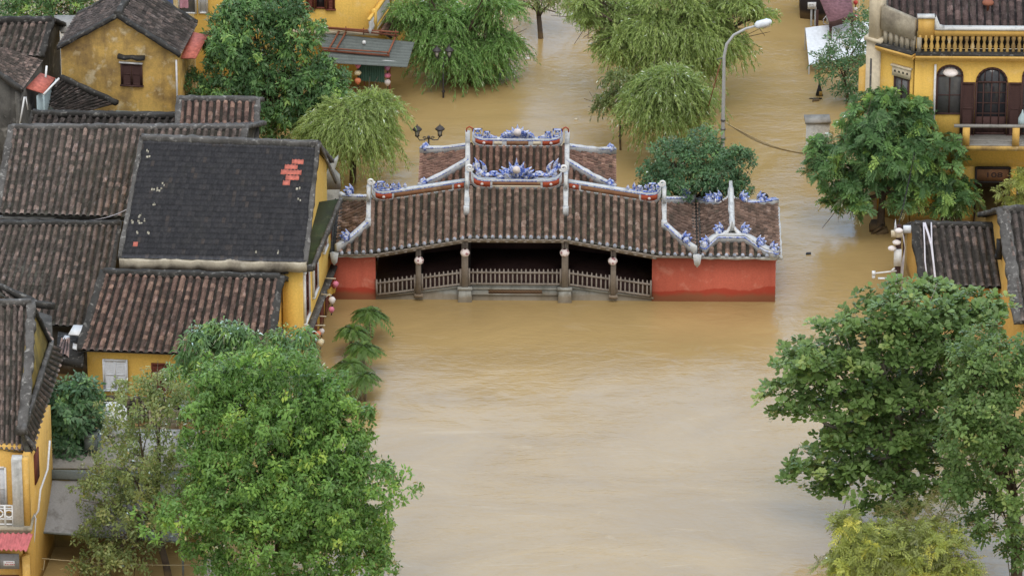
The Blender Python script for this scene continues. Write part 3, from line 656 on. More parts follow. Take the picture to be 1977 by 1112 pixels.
# ridge bars, ribs and porcelain
def spiral(m, x, y, z, r, turn=1.6, s=1, rad=.035, a0=0):
    m.tube([(x + s*r*(1-t*.72)*math.cos(a0+t*turn*2*math.pi), y, z + r*(1-t*.72)*math.sin(a0+t*turn*2*math.pi)) for t in np.linspace(0, 1, 18)], rad, 6)
def flame(m, x, y, z, a, l, wd, bend=0.0, th=.09):
    L_, R_ = [], []
    for t in np.linspace(0, 1, 7):
        aa = a + bend*t; cx = x + l*t*math.cos(aa); cz = z + l*t*math.sin(aa); hw = wd*.8*math.sin(math.pi*min(1, t*.75+.25))**.8*(1-t**3) + .004
        nx, nz = -math.sin(aa), math.cos(aa); L_.append((cx+nx*hw, y, cz+nz*hw)); R_.append((cx-nx*hw, y, cz-nz*hw))
    m.prism(L_ + R_[::-1], (0, th, 0))
def sun_crest(par, x, y, z, wd, h, fr):
    m = MB(fr); n = 11
    for i in range(n):
        f = i/(n-1)*2-1; a = math.pi/2 - f*1.25; l = h*(1.0 - .52*abs(f)**.8)
        flame(m, x+f*wd*.33, y-.05, z, a, l, .2, -f*.55*(1 if i % 2 else .4), .11)
    m.prism([(x+wd*.4*math.cos(t), y-.03, z+h*.62*math.sin(t)) for t in np.linspace(0, math.pi, 13)], (0, .07, 0))
    for f in (-1, -.62, .62, 1): spiral(m, x+f*wd*.42, y, z+.1, .11, 1.5, 1 if f > 0 else -1, .04)
    for f in (-.5, .5): flame(m, x+f*wd*.55, y-.04, z+.05, math.pi/2-f*2.2, .34, .14, -f, .1)
    m.prism([(x-wd*.42, y-.04, z-.02), (x+wd*.42, y-.04, z-.02), (x+wd*.3, y-.04, z+.22), (x-wd*.3, y-.04, z+.22)], (0, .1, 0))
    o = m.build('sun_ornament', 'porcelain', par)
    m = MB(fr); th = np.linspace(0, 2*math.pi, 21)[:-1]; m.prism([(x+.17*math.cos(t), y-.16, z+h*.47+.17*math.sin(t)) for t in th], (0, .2, 0)); m.build('sun_disc', 'lantern_white', o)
def dragon(par, x, y, z, wd, h, s, fr):
    """a rearing dragon: head at the outer end (side s), tail running to the middle"""
    m = MB(fr)
    pts = [(x - s*wd*.5, y, z+.05), (x - s*wd*.25, y, z+.16), (x, y, z+.1), (x + s*wd*.22, y, z+.24), (x + s*wd*.4, y, z+.46)]
    m.tube(pts, [.04, .08, .11, .12, .1], 7)
    flame(m, x + s*wd*.38, y-.05, z+.4, math.pi/2 + s*.2, h*.62, .16, -s*.4)
    flame(m, x + s*wd*.1, y-.05, z+.2, math.pi/2 + s*.4, h*.72, .14, -s*.7)
    flame(m, x - s*wd*.16, y-.05, z+.12, math.pi/2 + s*.6, h*.4, .13, s*.5)
    flame(m, x - s*wd*.35, y-.05, z+.1, math.pi/2 + s*1.1, h*.34, .12, s*.3)
    flame(m, x + s*wd*.45, y-.05, z+.5, math.pi/2 - s*1.0, .24, .13, s*.6)
    spiral(m, x + s*wd*.3, y, z+.15, .13, 1.5, s, .05); spiral(m, x - s*wd*.05, y, z+.1, .1, 1.4, -s, .045)
    m.build('dragon_ornament', 'porcelain', par)
def key_fret(par, x, y, z, wd, s, fr, flames=True):
    """a stepped meander of blue porcelain with cloud tips"""
    m = MB(fr); b = .055
    def sq(cx, cz, r):
        p = [(cx+s*r, cz-r), (cx+s*r, cz+r), (cx-s*r*.9, cz+r), (cx-s*r*.9, cz-r*.55), (cx+s*r*.5, cz-r*.55), (cx+s*r*.5, cz+r*.45), (cx-s*r*.3, cz+r*.45), (cx-s*r*.3, cz-.02)]
        for (xa, za), (xb, zb) in zip(p[:-1], p[1:]): m.box(min(xa, xb)-b/2, max(xa, xb)+b/2, y-.05, y+.05, min(za, zb)-b/2, max(za, zb)+b/2)
    sq(x+s*wd*.3, z+.2, .2); sq(x-s*wd*.08, z+.13, .13); m.box(x-wd*.5, x+wd*.5, y-.048, y+.048, z-.03, z+.04)
    m.prism([(x-s*wd*.5, y-.045, z), (x-s*wd*.2, y-.045, z), (x-s*wd*.2, y-.045, z+.14)], (0, .09, 0))
    if flames:
        for i in range(6): flame(m, x-wd*.45+wd*.18*i, y-.04, z+.12+.04*(i % 2), math.pi/2-s*.5, .2+.1*(i % 3 == 1), .1, s*.4, .08)
    m.build('meander_ornament', 'porcelain', par)
def beast(par, x, y, z, s, fr, h=.5):
    m = MB(fr)
    for a, l, wd in ((.2, .5, .24), (.7, .62, .2), (1.2, .45, .16), (-.35, .4, .2)): flame(m, x, y-.06, z+.04, math.pi/2 + s*a, l*h*1.9, wd, -s*.7, .12)
    spiral(m, x + s*.02, y, z+.16, .12, 1.4, s, .06); m.lathe([(.001, -.02), (.17, 0), (.15, .16), (.05, .26)], (x, y, z), 8)
    m.build('beast_ornament', 'porcelain', par)
def ridge_bar(par, pts, y, hgt, fr, panels, wth=.22):
    m = MB(fr); m.bar([(x, y, z) for x, z in pts], wth, hgt, .12, rnd=False); r = m.build('ridge', 'bridge_white', par)
    for x0, x1, f0, f1, mat in panels:
        q = []
        def at(x):
            for (xa, za), (xb, zb) in zip(pts[:-1], pts[1:]):
                if xa <= x <= xb: return za + (zb-za)*(x-xa)/(xb-xa)
            return pts[0][1]
        xs = np.linspace(x0, x1, 7)
        for yy in (y-wth/2-.03, y+wth/2+.006):
            m = MB(fr); lo = [(x, yy, at(x)+hgt*f0) for x in xs]; hi = [(x, yy, at(x)+hgt*f1) for x in xs][::-1]; m.prism(lo+hi, (0, .024, 0)); m.build('ridge_panel', mat, r)
        if mat == 'red_panel' and x1-x0 > .4:
            m = MB(fr); cx = (x0+x1)/2; cz = at(cx)+hgt*(f0+f1)/2; th = np.linspace(0, 6.283, 11)[:-1]
            m.prism([(cx+.07*math.cos(t), y-wth/2-.05, cz+.07*math.sin(t)) for t in th], (0, .018, 0)); m.build('rosette', 'lantern_white', r)
    m = MB(fr)
    for f, mat in ((.93, 0), (.04, 0)):
        m.bar([(x, y, z+hgt*f) for x, z in pts], wth+.05, .026, .0, rnd=False)
    m.build('ridge_edge', 'bridge_white', r)
    m = MB(fr); m.bar([(x, y, z+hgt*.82) for x, z in pts], wth+.06, .035, .0, rnd=False); m.build('ridge_line', 'porcelain', r)
    return r
yR = 2.1
mid = [(-2.08, 5.2), (-1.98, 4.98), (-1.8, 4.83), (-1.5, 4.76), (1.5, 4.76), (1.8, 4.83), (1.98, 4.98), (2.08, 5.2)]
r = ridge_bar(bridge, mid, yR, .4, BF, [(-1.95, -1.2, .12, .8, 'red_panel'), (1.2, 1.95, .12, .8, 'red_panel'), (-1.1, 1.1, .36, .76, 'brown_panel'), (-1.1, 1.1, .14, .3, 'cream_trim')])
m = MB(BF)
for s in (-1, 1): spiral(m, s*2.14, yR, 5.72, .19, 1.5, s, .055, math.pi)
m.build('scroll', 'white_paint', r)
sun_crest(bridge, 0, yR, 5.2, 1.5, 1.0, BF)
for s in (-1, 1): dragon(bridge, s*1.38, yR, 5.24, 1.1, .95, s, BF)
for s in (-1, 1):
    pts = [(s*2.3, 4.72), (s*4.4, 4.36), (s*6.1, 4.08), (s*6.4, 4.14), (s*6.55, 4.32), (s*6.62, 4.5)]
    pn = [(2.4, 2.85, .12, .8, 'red_panel'), (2.95, 5.6, .2, .74, 'brown_panel'), (5.7, 6.45, .12, .8, 'red_panel')]
    if s < 0: pts = pts[::-1]; pn = [(-b, -a, f0, f1, mm) for a, b, f0, f1, mm in pn]
    r = ridge_bar(bridge, pts, yR, .4, BF, pn)
    m = MB(BF); spiral(m, s*6.66, yR, 4.98, .17, 1.5, s, .05, math.pi); m.build('scroll', 'white_paint', r)
    key_fret(bridge, s*5.75, yR, 4.56, 1.5, s, BF)
# white plaster ribs down the slope, hips to the corners
def zs(x, y): e = 3.47 if abs(x) <= XR+.1 else 2.66; r = 4.73 if abs(x) <= XR+.1 else 3.98; return e + (min(y, 4.2-y)+.6)/2.7*(r-e)
for s in (-1, 1):
    for x, ylow, top in ((s*XR, .72, 5.45), (s*XG, .83, 4.75)):
        m = MB(BF); z1 = zs(x, 2.1)
        for sg in (1, -1):
            ys = [2.1 - sg*(2.1-ylow)*k/3 for k in range(4)]
            m.bar([(x, y, zs(x, y)+.02) for y in ys], .22, .24, .1, .05)
        m.box(x-.1, x+.1, yR-.13, yR+.13, z1-.1, top); m.bar([(x, 1.6, top-.28), (x, yR+.3, top)], .16, .12, .3)
        m.box(x-.13, x+.13, ylow-.14, ylow+.1, zs(x, ylow)-.05, zs(x, ylow)+.34)
        m.build('rib', 'bridge_white', bridge)
    for yc, ys in ((.83, -.6), (3.37, 4.8)):
        m = MB(BF); m.bar([(s*XG, yc, 3.42), (s*7.5, (yc*.47+ys*.53), 3.05), (s*8.0, yc*.15+ys*.85, 2.86), (s*8.18, ys, 2.86)], .2, .26, .14, .03); h_ = m.build('hip_ridge', 'bridge_white', bridge)
        m = MB(BF); m.bar([(s*XG, yc, 3.6), (s*7.5, (yc*.47+ys*.53), 3.23), (s*8.0, yc*.15+ys*.85, 3.04)], .23, .06, .0); m.build('hip_line', 'porcelain', h_)
        beast(bridge, s*7.75, (yc*.25+ys*.75), 3.18, s, BF, .42)
    m = MB(BF); m.prism([(s*(XG+.03), .83, 3.35), (s*(XG+.03), 3.37, 3.35), (s*(XG+.03), 2.1, 3.95)], (s*.08, 0, 0)); m.build('gable', 'bridge_white', bridge)
# gate ridge, gables and corner beasts
m = MB(BF); m.bar([(GX, .5, zr_+.0), (GX, 1.2, zr_), (GX, 3.4, zr_), (GX, 4.2, zr_+.08)], .26, .3, .1, .03); m.build('gate_ridge', 'bridge_white', bridge)
m = MB(BF); m.bar([(GX, .42, zr_+.2), (GX, 2.0, zr_+.26), (GX, 3.6, zr_+.3), (GX, 4.4, zr_+.46)], .17, .14, .2, .04); m.build('gate_finial', 'bridge_white', bridge)
for yy, s in ((.55, -1), (3.85, 1)):
    m = MB(BF); m.prism([(GX-.72, yy, 2.96), (GX+.72, yy, 2.96), (GX+.5, yy, 3.16), (GX+.16, yy, 3.3), (GX, yy, 3.75), (GX-.16, yy, 3.3), (GX-.5, yy, 3.16)], (0, .14, 0)); m.build('gate_gable', 'red_panel', bridge)
    m = MB(BF)
    for q in (-1, 1):
        m.bar([(GX+q*.02, yy-.05, 3.88), (GX+q*.1, yy-.05, 3.52), (GX+q*.22, yy-.05, 3.3), (GX+q*.42, yy-.05, 3.18), (GX+q*.62, yy-.05, 3.22), (GX+q*.74, yy-.05, 3.34)], .26, .1, .07, .02, rnd=False)
    m.build('bargeboard', 'white_paint', bridge)
    m = MB(BF)
    for q in (-1, 1): m.prism([(GX+q*.05, yy+.02, 3.6), (GX+q*.2, yy+.02, 3.28), (GX+q*.5, yy+.02, 3.16), (GX+q*.74, yy+.02, 3.3), (GX+q*.74, yy+.02, 2.98), (GX+q*.02, yy+.02, 3.0)], (0, .2, 0))
    m.build('gable_plaster', 'bridge_white' if s > 0 else 'red_panel', bridge)
    for q in (-1, 1): beast(bridge, GX+q*.6, yy-.05, 3.28, q, BF, .42)
yf = .42
m = MB(BF); arch_ = [(8.5, -.28, 2.74), (8.75, 0.0, 2.86), (9.0, .25, 2.98), (9.22, yf-.05, 3.06), (10.45, yf-.05, 3.06), (10.75, .2, 2.96), (11.05, -.05, 2.84), (11.4, -.3, 2.72), (11.98, -.46, 2.62)]
m.bar(arch_, .3, .2, .16, .03); h_ = m.build('hip_ridge', 'bridge_white', bridge)
m = MB(BF); m.bar([(x, y-.02, z+.1) for x, y, z in arch_], .36, .05, .0, rnd=False); m.build('hip_line', 'porcelain', h_)
m = MB(BF); m.bar([(x, y, z+.19) for x, y, z in arch_], .3, .05, .0, rnd=False); m.build('hip_cap', 'bridge_white', h_)
for x, y, z, q in ((8.62, -.15, 2.95, -1), (11.15, -.15, 2.98, 1), (11.75, -.4, 2.8, 1)): beast(bridge, x, y, z, q, BF, .4)
for xe, q in ((8.36, -1), (GW, 1)):
    x0 = GX + (xe-GX)*.42; yc, ye = 3.8, GY1
    m = MB(BF); m.bar([(GX+q*.5, yc, 3.02), (x0+(xe-x0)*.45, yc*.5+ye*.5, 2.8), (xe, ye, 2.66)], .24, .24, .14, .03); h_ = m.build('hip_ridge', 'bridge_white', bridge)
    m = MB(BF); m.bar([(GX+q*.5, yc, 3.2), (x0+(xe-x0)*.45, yc*.5+ye*.5, 2.98), (xe, ye, 2.84)], .27, .06, .0); m.build('hip_line', 'porcelain', h_)
    beast(bridge, x0+(xe-x0)*.4, yc*.5+ye*.5, 2.98, q, BF, .42)
m = MB(BF); th = np.linspace(.2, 2.9, 10); m.tube([(11.35+.22*math.cos(a), 4.75, 2.95+.22*math.sin(a)) for a in th], .07, 6); m.build('scroll', 'mortar_black', bridge)
# the round paper lanterns hung in front of the posts
for i, (px, py, wh) in enumerate(((809, 503, 'beside the short red wall'), (898, 488, 'at the middle bay, palm side'), (1090, 488, 'at the middle bay, long-red-wall side'), (1183, 504, 'nearest the long red wall'))):
    c = WY(px, py, BF.pt(0, -.42, 0)[1])
    t_ = thing('round_lantern', 'round dotted white lantern hung on the bridge ' + wh, 'lantern', c - np.array([0, 0, .2]), 'round lanterns hung along the bridge front')
    m = MB(); pf = [(.22*math.sin(a), -.19*math.cos(a)) for a in np.linspace(.12, 3.02, 11)]; m.lathe(pf, c, 16); m.build('paper_globe', 'lantern_dots', t_, smooth=True)
    m = MB(); m.tube([c + np.array([0, 0, .17]), c + np.array([0, .1, .5])], .012, 5); m.lathe([(.06, .17), (.06, .21)], c, 8); m.lathe([(.05, -.22), (.05, -.18)], c, 8); m.build('hanger', 'dark_wood', t_)

# ------------------------------------------------------------------ the shrine built against the back of the bridge
shrine = thing('shrine', 'small shrine behind the bridge with hipped tile roof and blue crested ridge', 'shrine', BF.pt(0, 5.9, 0))
m = MB(BF); TX, TE = 2.3, 4.55; y0, y1, yc = 3.95, 7.85, 5.9
def tz(y): return 3.6 + (1.95-abs(y-yc))/1.95*1.42
for s in (1, -1):
    a = (-TX*s, yc-1.95*s, 3.6); b = (TX*s, yc-1.95*s, 3.6); tiles(m, a, b, (TX*s, yc, 5.02), (-TX*s, yc, 5.02), 15, 13, h=.12)
    for q in (-1, 1):
        p, r_ = ((TX, TE) if q*s > 0 else (-TE, -TX)) if s > 0 else ((-TX, -TE) if q*s > 0 else (TE, TX))
        # skirts beside the gable
        ya = yc-1.95*s; yb = yc-.75*s; cl = [(0, 0), (1, 0), (0, 1)] if abs(p) == TX else [(0, 0), (1, 0), (1, 1)]
        tiles(m, (p, ya, 3.6), (r_, ya, 3.6), (r_, yb, 4.45), (p, yb, 4.45), 7, 8, clip=cl, h=.1)
    x = s*TE; ya, yb = (y0, y1) if s > 0 else (y1, y0); a_ = 1.2/3.9
    tiles(m, (x, ya, 3.6), (x, yb, 3.6), (s*TX, yb, 4.45), (s*TX, ya, 4.45), 15, 13, clip=[(0, 0), (1, 0), (1-a_, 1), (a_, 1)], h=.08)
m.build('roof', 'tile_temple', shrine)
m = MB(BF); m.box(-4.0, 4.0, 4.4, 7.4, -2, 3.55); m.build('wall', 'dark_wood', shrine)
r = ridge_bar(shrine, [(-2.1, 5.4), (-2.0, 5.2), (-1.8, 5.08), (-1.5, 5.03), (1.5, 5.03), (1.8, 5.08), (2.0, 5.2), (2.1, 5.4)], yc, .36, BF, [(-1.95, -1.15, .2, .78, 'red_panel'), (1.15, 1.95, .2, .78, 'red_panel'), (-1.08, -.72, .2, .74, 'cream_trim'), (-.5, .5, .2, .74, 'brown_panel'), (.72, 1.08, .2, .74, 'cream_trim')])
m = MB(BF)
for s in (-1, 1): m.tube([(s*2.05, yc, 5.7), (s*2.1, yc, 5.9), (s*2.22, yc, 5.97), (s*2.35, yc, 5.88), (s*2.36, yc, 5.72)], .035, 6)
m.build('scroll', 'red_panel', r)
sun_crest(shrine, 0, yc, 5.42, 1.5, .66, BF)
for s in (-1, 1): key_fret(shrine, s*1.5, yc, 5.44, 1.1, s, BF, False)
for s in (-1, 1):
    m = MB(BF)
    for sg in (1, -1): m.bar([(s*TX, yc-sg*1.95*k, tz(yc-sg*1.95*k)+.02) for k in (0, .2, .4, .6)], .22, .26, .1, .05)
    m.box(s*TX-.11, s*TX+.11, yc-.15, yc+.15, 4.9, 5.7); m.build('rib', 'bridge_white', shrine)
    for sg in (1, -1):
        m = MB(BF); m.bar([(s*TX, yc-sg*.75, 4.5), (s*(TX+1.2), yc-sg*1.4, 4.02), (s*TE, yc-sg*1.97, 3.74)], .2, .26, .14, .03); h_ = m.build('hip_ridge', 'bridge_white', shrine)
        m = MB(BF); m.bar([(s*TX, yc-sg*.75, 4.68), (s*(TX+1.2), yc-sg*1.4, 4.2), (s*TE, yc-sg*1.97, 3.92)], .22, .05, .0); m.build('hip_line', 'porcelain', h_)
        beast(shrine, s*(TE-.25), yc-sg*1.87, 3.9, s, BF, .28)
    m = MB(BF); m.prism([(s*(TX+.02), yc-.8, 4.42), (s*(TX+.02), yc+.8, 4.42), (s*(TX+.02), yc, 4.98)], (s*.07, 0, 0)); m.build('gable', 'bridge_white', shrine)

# ------------------------------------------------------------------ houses on the near bank of the left street
def off2(a, b, d): return None
def eaves_px(R1, R2, E1, E2, zr, ze):
    """front eave and ridge ends are sighted; the back eave mirrors the front one"""
    r0, r1 = W(*R1, zr), W(*R2, zr); fl, fr = W(*E1, ze), W(*E2, ze)
    return fl, fr, 2*r1-fr, 2*r0-fl
# A: the big house with the black machine-made tiles
q = eaves_px((274, 268), (614, 281), (231, 500), (590, 508), 8.9, 5.6)
hA = thing('corner_house', 'big yellow corner house with black tile roof and a patch of new red tiles', 'house', bil(q, .5, .5).tolist()+[0])
fA, rA, lA, zwA, ridA = house(hA, *q, 5.6, 8.9, 'tile_black', 'yellow_bright', 52, 22, flat=True, ov=(.22, .45), cap='mortar_grey', cw=.34, ch=.2, verge=.2)
m = MB(); m.bar([tuple(W(231, 503, 5.5)), tuple(W(592, 511, 5.5))], .5, .16, .28, .15); m.build('eave_cornice', 'cream_wall', hA)
# patch of new tiles, bare laths, laid on the front slope
def on_roof(q, ze_, zr_, s, t, up=.05):
    a = bil(q, s, t*.5); return np.array([a[0], a[1], ze_ + (zr_-ze_)*t + up])
def patch(rects, name, mat, up=.105):
    m = MB()
    for s0, s1, t0, t1 in rects:
        p = [on_roof(q, 5.6, 8.9, *c, up) for c in ((s0, t0), (s1, t0), (s1, t1), (s0, t1))]; m.prism(p, (0, 0, -.06))
    return m.build(name, mat, hA)
def colx(i): return i/52
R_ = 1/22
patch([(.865, .93, 18*R_, 19*R_-.006), (.828, .9, 17*R_, 18*R_-.006), (.81, .925, 16*R_, 17*R_-.006), (.84, .915, 15*R_, 16*R_-.006), (.828, .868, 14*R_, 15*R_-.006)], 'new_tile_patch', 'new_tile')
rr = random.Random(3); pl = []
for s, t in ((.045, 19), (.05, 18), (.13, 12), (.15, 12), (.16, 13), (.105, 12), (.125, 9), (.055, 7), (.035, 6), (.065, 6), (.085, 6), (.075, 4), (.12, 4), (.91, 13), (.93, 11), (.72, 1), (.84, 1)):
    for k in range(2):
        s2 = s + rr.uniform(-.012, .012); dt = rr.uniform(0, .6)*R_; patch([(s2, s2+rr.uniform(.005, .012), t*R_+.004+dt, t*R_+.012+dt+rr.uniform(.004, .014))], 'bare_lath', 'lath', .085)
patch([(.06, .085, 2*R_, 3*R_-.01)], 'new_tile_patch', 'new_tile')
# street wing: a yellow facade under a mossy flat ledge
P = lambda px, py, z: W(px, py, z)
o0, o1 = W(604, 512, 5.2), W(658, 383, 5.2); w0, w1 = W(583, 520, 5.2), W(637, 383, 5.2); i0, i1 = W(545, 518, 5.2), W(600, 392, 5.2)
m = MB(); m.prism([(*i0[:2], 5.05), (*o0[:2], 5.05), (*o1[:2], 5.05), (*i1[:2], 5.05)], (0, 0, .14)); m.build('ledge', 'moss', hA)
m = MB(); m.bar([(*o0[:2], 5.06), (*o1[:2], 5.06)], .14, .2, .12, .1); m.bar([(*i0[:2], 5.06), (*o0[:2], 5.06)], .2, .14, .12, .1); m.build('ledge_edge', 'mortar_grey', hA)
m = MB(); m.prism([(*i0[:2], -1.6), (*w0[:2], -1.6), (*w1[:2], -1.6), (*i1[:2], -1.6)], (0, 0, 6.64)); m.build('street_wall', 'yellow_bright', hA)
g0, g1, g2 = W(592, 506, 5.55), W(616, 276, 8.85), None
sf = wall_frame(w0, w1)
Ls = np.linalg.norm((w1-w0)[:2])
for x0, x1, z0, z1 in ((.3, 1.25, 2.5, 4.75), (2.5, 3.4, 2.7, 4.6), (5.2, 5.9, 3.6, 4.6)):
    glazed(hA, sf, x0, x1, z0, z1, 'red_wood', 'glass_dark', 2, 3)
    m = MB(sf); m.box(x0-.12, x0-.01, -.12, -.004, z0-.1, z1+.1); m.box(x1+.01, x1+.12, -.12, -.004, z0-.1, z1+.1); m.box(x0-.12, x1+.12, -.14, -.004, z0-.2, z0-.1); m.box(x0-.12, x1+.12, -.14, -.004, z1+.08, z1+.18); m.build('window_surround', 'white_paint', hA)
m = MB(sf); m.prism([(.2, -.3, 1.8), (Ls, -.3, 1.8), (Ls, -.004, 1.86), (.2, -.004, 1.86)], (0, 0, -.1)); m.build('street_ledge', 'mortar_grey', hA)
for x0 in (1.0, 2.5, 4.2, 5.6):
    m = MB(sf); m.box(x0, x0+.8, -.05, -.004, -1, 1.55); m.build('door', 'red_wood', hA)
m = MB(); a = W(618, 276, 8.85); b = W(661, 372, 6.2)
m.bar([tuple(W(616, 277, 8.9)), tuple(W(648, 352, 6.7))], .22, .16, .1, .1); m.build('verge', 'mortar_grey', hA)
m = MB(fA); m.box(0, 7.6, -.035, -.004, 3.4, 5.3); m.build('front_face', 'cream_wall', hA)
m = MB(fA)
x0, z0 = fA.px(405, 523); m.box(x0, x0+1.0, -.06, -.037, z0-.1, z0+.35); m.build('vent', 'black', hA)

# B: the lower house in front, red-brown tiles
q = eaves_px((200, 527), (541, 537), (154, 676), (520, 690), 5.4, 3.3)
hB = thing('low_house', 'yellow house with red-brown tiles, white shutters and a mango tree before it', 'house', bil(q, .5, .5).tolist()+[0])
fB, rB, lB, zwB, _ = house(hB, *q, 3.3, 5.4, 'tile_red', 'yellow_bright', 23, 19, ov=(.2, .35), cw=.3, ch=.2, verge=.34, th=.12)
x0, z1 = fB.px(198, 692); x1, z0 = fB.px(248, 752); shutters(hB, fB, x0, x1, z0, min(z1, zwB-.05), 'shutter_white', 'shutter_white')
x0, z1 = fB.px(292, 700); x1, z0 = fB.px(332, 752); shutters(hB, fB, x0, x1, z0, min(z1, zwB-.05), 'red_wood', 'red_wood')
c0 = rB.px(540, 650); x0 = c0[0]; z0 = 2.2
x0, z1 = rB.px(541, 622); x1, z0 = rB.px(566, 668); shutters(hB, rB, .9, 1.9, 1.9, 3.3, 'shutter_white', 'shutter_white')
m = MB(rB); m.prism([(.8, -.5, 3.5), (2.0, -.5, 3.5), (2.0, -.02, 3.75), (.8, -.02, 3.75)], (0, 0, -.05)); m.build('window_hood', 'mortar_grey', hB)
m = MB(fB); xx, zz = fB.px(176, 768); m.box(-.1, 7.8, -.55, -.004, zz-.12, zz+.1); m.build('ledge', 'pale_blue', hB)
m = MB(); a, b = W(172, 800, .45), W(345, 806, .45); c, d = W(350, 768, 1.15), W(176, 762, 1.15); tiles(m, a, b, c, d, 11, 5, h=.1); m.build('lean_to_roof', 'tile_old', hB)
m = MB(fB); m.box(2.9, 4.2, -1.6, -1.5, -.6, .95); m.box(2.9, 4.3, -1.62, -1.5, 1.0, 1.12); m.build('shop_board', 'cream_wall', hB)

# D and E: the two long old roofs behind
q = eaves_px((-62, 432), (232, 432), (-120, 616), (200, 634), 5.2, 2.6)
hD = thing('row_house', 'long dark brown tiled roof beside the black roof, red-brown tiles before it', 'house', bil(q, .5, .5).tolist()+[0], 'old roofs behind the corner house')
house(hD, *q, 2.6, 5.2, 'tile_old', 'grey_wall', 23, 24, ov=(.2, .3), verge=.2, ch=.14)
q = eaves_px((22, 247), (474, 247), (-6, 413), (440, 425), 6.9, 4.7)
hE = thing('row_house', 'wide old roof of brown barrel tiles running behind the black tiled roof', 'house', bil(q, .5, .5).tolist()+[0], 'old roofs behind the corner house')
house(hE, *q, 4.7, 6.9, 'tile_old', 'grey_wall', 33, 21, ov=(.2, .3), verge=.3, ch=.16, cap='mortar_grey')
m = MB(); a, b = W(-10, 420, 4.2), W(236, 424, 4.2); m.prism([tuple(a), tuple(b), tuple(b + (0, -.05, -.5)), tuple(a + (0, -.05, -.5))], (0, .12, 0)); m.build('gutter_board', 'maroon', hE)
m = MB(); m.bar([tuple(W(-10, 419, 4.35)), tuple(W(236, 423, 4.35))], .25, .1, .06, .1); m.build('gutter', 'white_plaster', hE)
# F: two roofs end to end behind E
q = eaves_px((64, 219), (344, 224), (50, 268), (330, 274), 4.9, 4.0)
hF = thing('row_house', 'narrow strip of dark tiled roof below the mould-stained yellow gable', 'house', bil(q, .5, .5).tolist()+[0], 'old roofs behind the corner house')
house(hF, *q, 4.0, 4.9, 'tile_grey', 'grey_wall', 21, 9, ov=(.2, .3), verge=.2, ch=.14)
q = eaves_px((346, 192), (498, 194), (338, 296), (492, 300), 5.6, 4.2)
hF2 = thing('row_house', 'short brown tiled roof with a bright yellow gable end below the large tree', 'house', bil(q, .5, .5).tolist()+[0], 'old roofs behind the corner house')
house(hF2, *q, 4.2, 5.6, 'tile_red', 'yellow_bright', 11, 13, ov=(.16, .3), verge=.26, ch=.16, cap='mortar_grey')

# G: the house with the mould-stained gable
hG = thing('gable_house', 'small house with mould-stained yellow gable and one dark shuttered window', 'house', W(230, 322))
q = (W(111, 93, 5.9), W(348, 107, 5.9), W(381, 47, 5.9), W(148, 31, 5.9))
fG, rG, lG, zwG, _ = house(hG, *q, 5.9, 7.75, 'tile_grey', 'yellow_mould', 15, 16, axis='y', ov=(.12, .12), zb=1.2, verge=.3, th=.08)
x0, z1 = fG.px(233, 121); x1, z0 = fG.px(276, 165); shutters(hG, fG, x0, x1, z0, z1, 'dark_wood', 'dark_wood')
m = MB(fG); m.box(x0-.06, x1+.02, -.14, -.004, z1+.01, z1+.07); m.build('window_head', 'white_paint', hG)
m = MB(fG); xa, za = fG.px(229, 107); xb, _z = fG.px(280, 107); m.bar([(xa, -.12, za-.05), (xb, -.12, za-.05)], .3, .1, .06, .2); m.build('window_hood', 'mortar_black', hG)
m = MB(fG); xb, zb2 = fG.px(340, 115); m.tube([(xb+.02, -.08, zb2), (xb+.02, -.08, 2.9)], .05, 6); m.build('drain_pipe', 'white_paint', hG)
m = MB(); a, b, c, d = W(346, 112, 5.5), W(378, 112, 5.5), W(402, 68, 5.9), W(372, 62, 5.9); m.prism([tuple(p) for p in (a, b, c, d)], (0, 0, -.06)); m.build('side_awning', 'new_tile', hG)
m = MB(fG); xa, za = fG.px(224, 213); xb, _z = fG.px(338, 216); m.box(xa, xb, -.5, -.01, za-.15, za); m.build('ledge', 'pale_blue', hG)
m = MB(); a, b, c, d = W(118, 62, 5.2), W(150, 62, 5.2), W(150, 30, 5.2), W(104, 30, 5.2); m.prism([tuple(p) for p in (a, b, c, d)], (0, 0, -.1)); m.build('lean_to', 'concrete', hG)
# I: lean-to roof leaning on the gable house
hI = thing('shed', 'low dark shed roof slanting down beside the mould-stained gable wall', 'shed', W(150, 300))
m = MB(); A, B, C, D = W(80, 212, 3.6), W(222, 214, 3.6), W(226, 190, 4.3), W(116, 148, 4.75); tiles(m, W(74, 192, 3.7), W(128, 224, 3.4), W(226, 200, 4.3), W(118, 150, 4.9), 13, 13, h=.07); m.build('roof', 'tile_grey', hI)
m = MB(); m.bar([tuple(W(118, 150, 4.9)), tuple(W(226, 200, 4.3))], .25, .14, .1, .1); m.build('ridge', 'mortar_black', hI)
m = MB(); a, b, c, d = W(76, 196, 3.55), W(128, 226, 3.25), W(226, 204, 4.1), W(118, 154, 4.7); m.prism([(*p[:2], 0) for p in (a, b, c, d)], (0, 0, 3.2)); m.build('wall', 'grey_wall', hI)

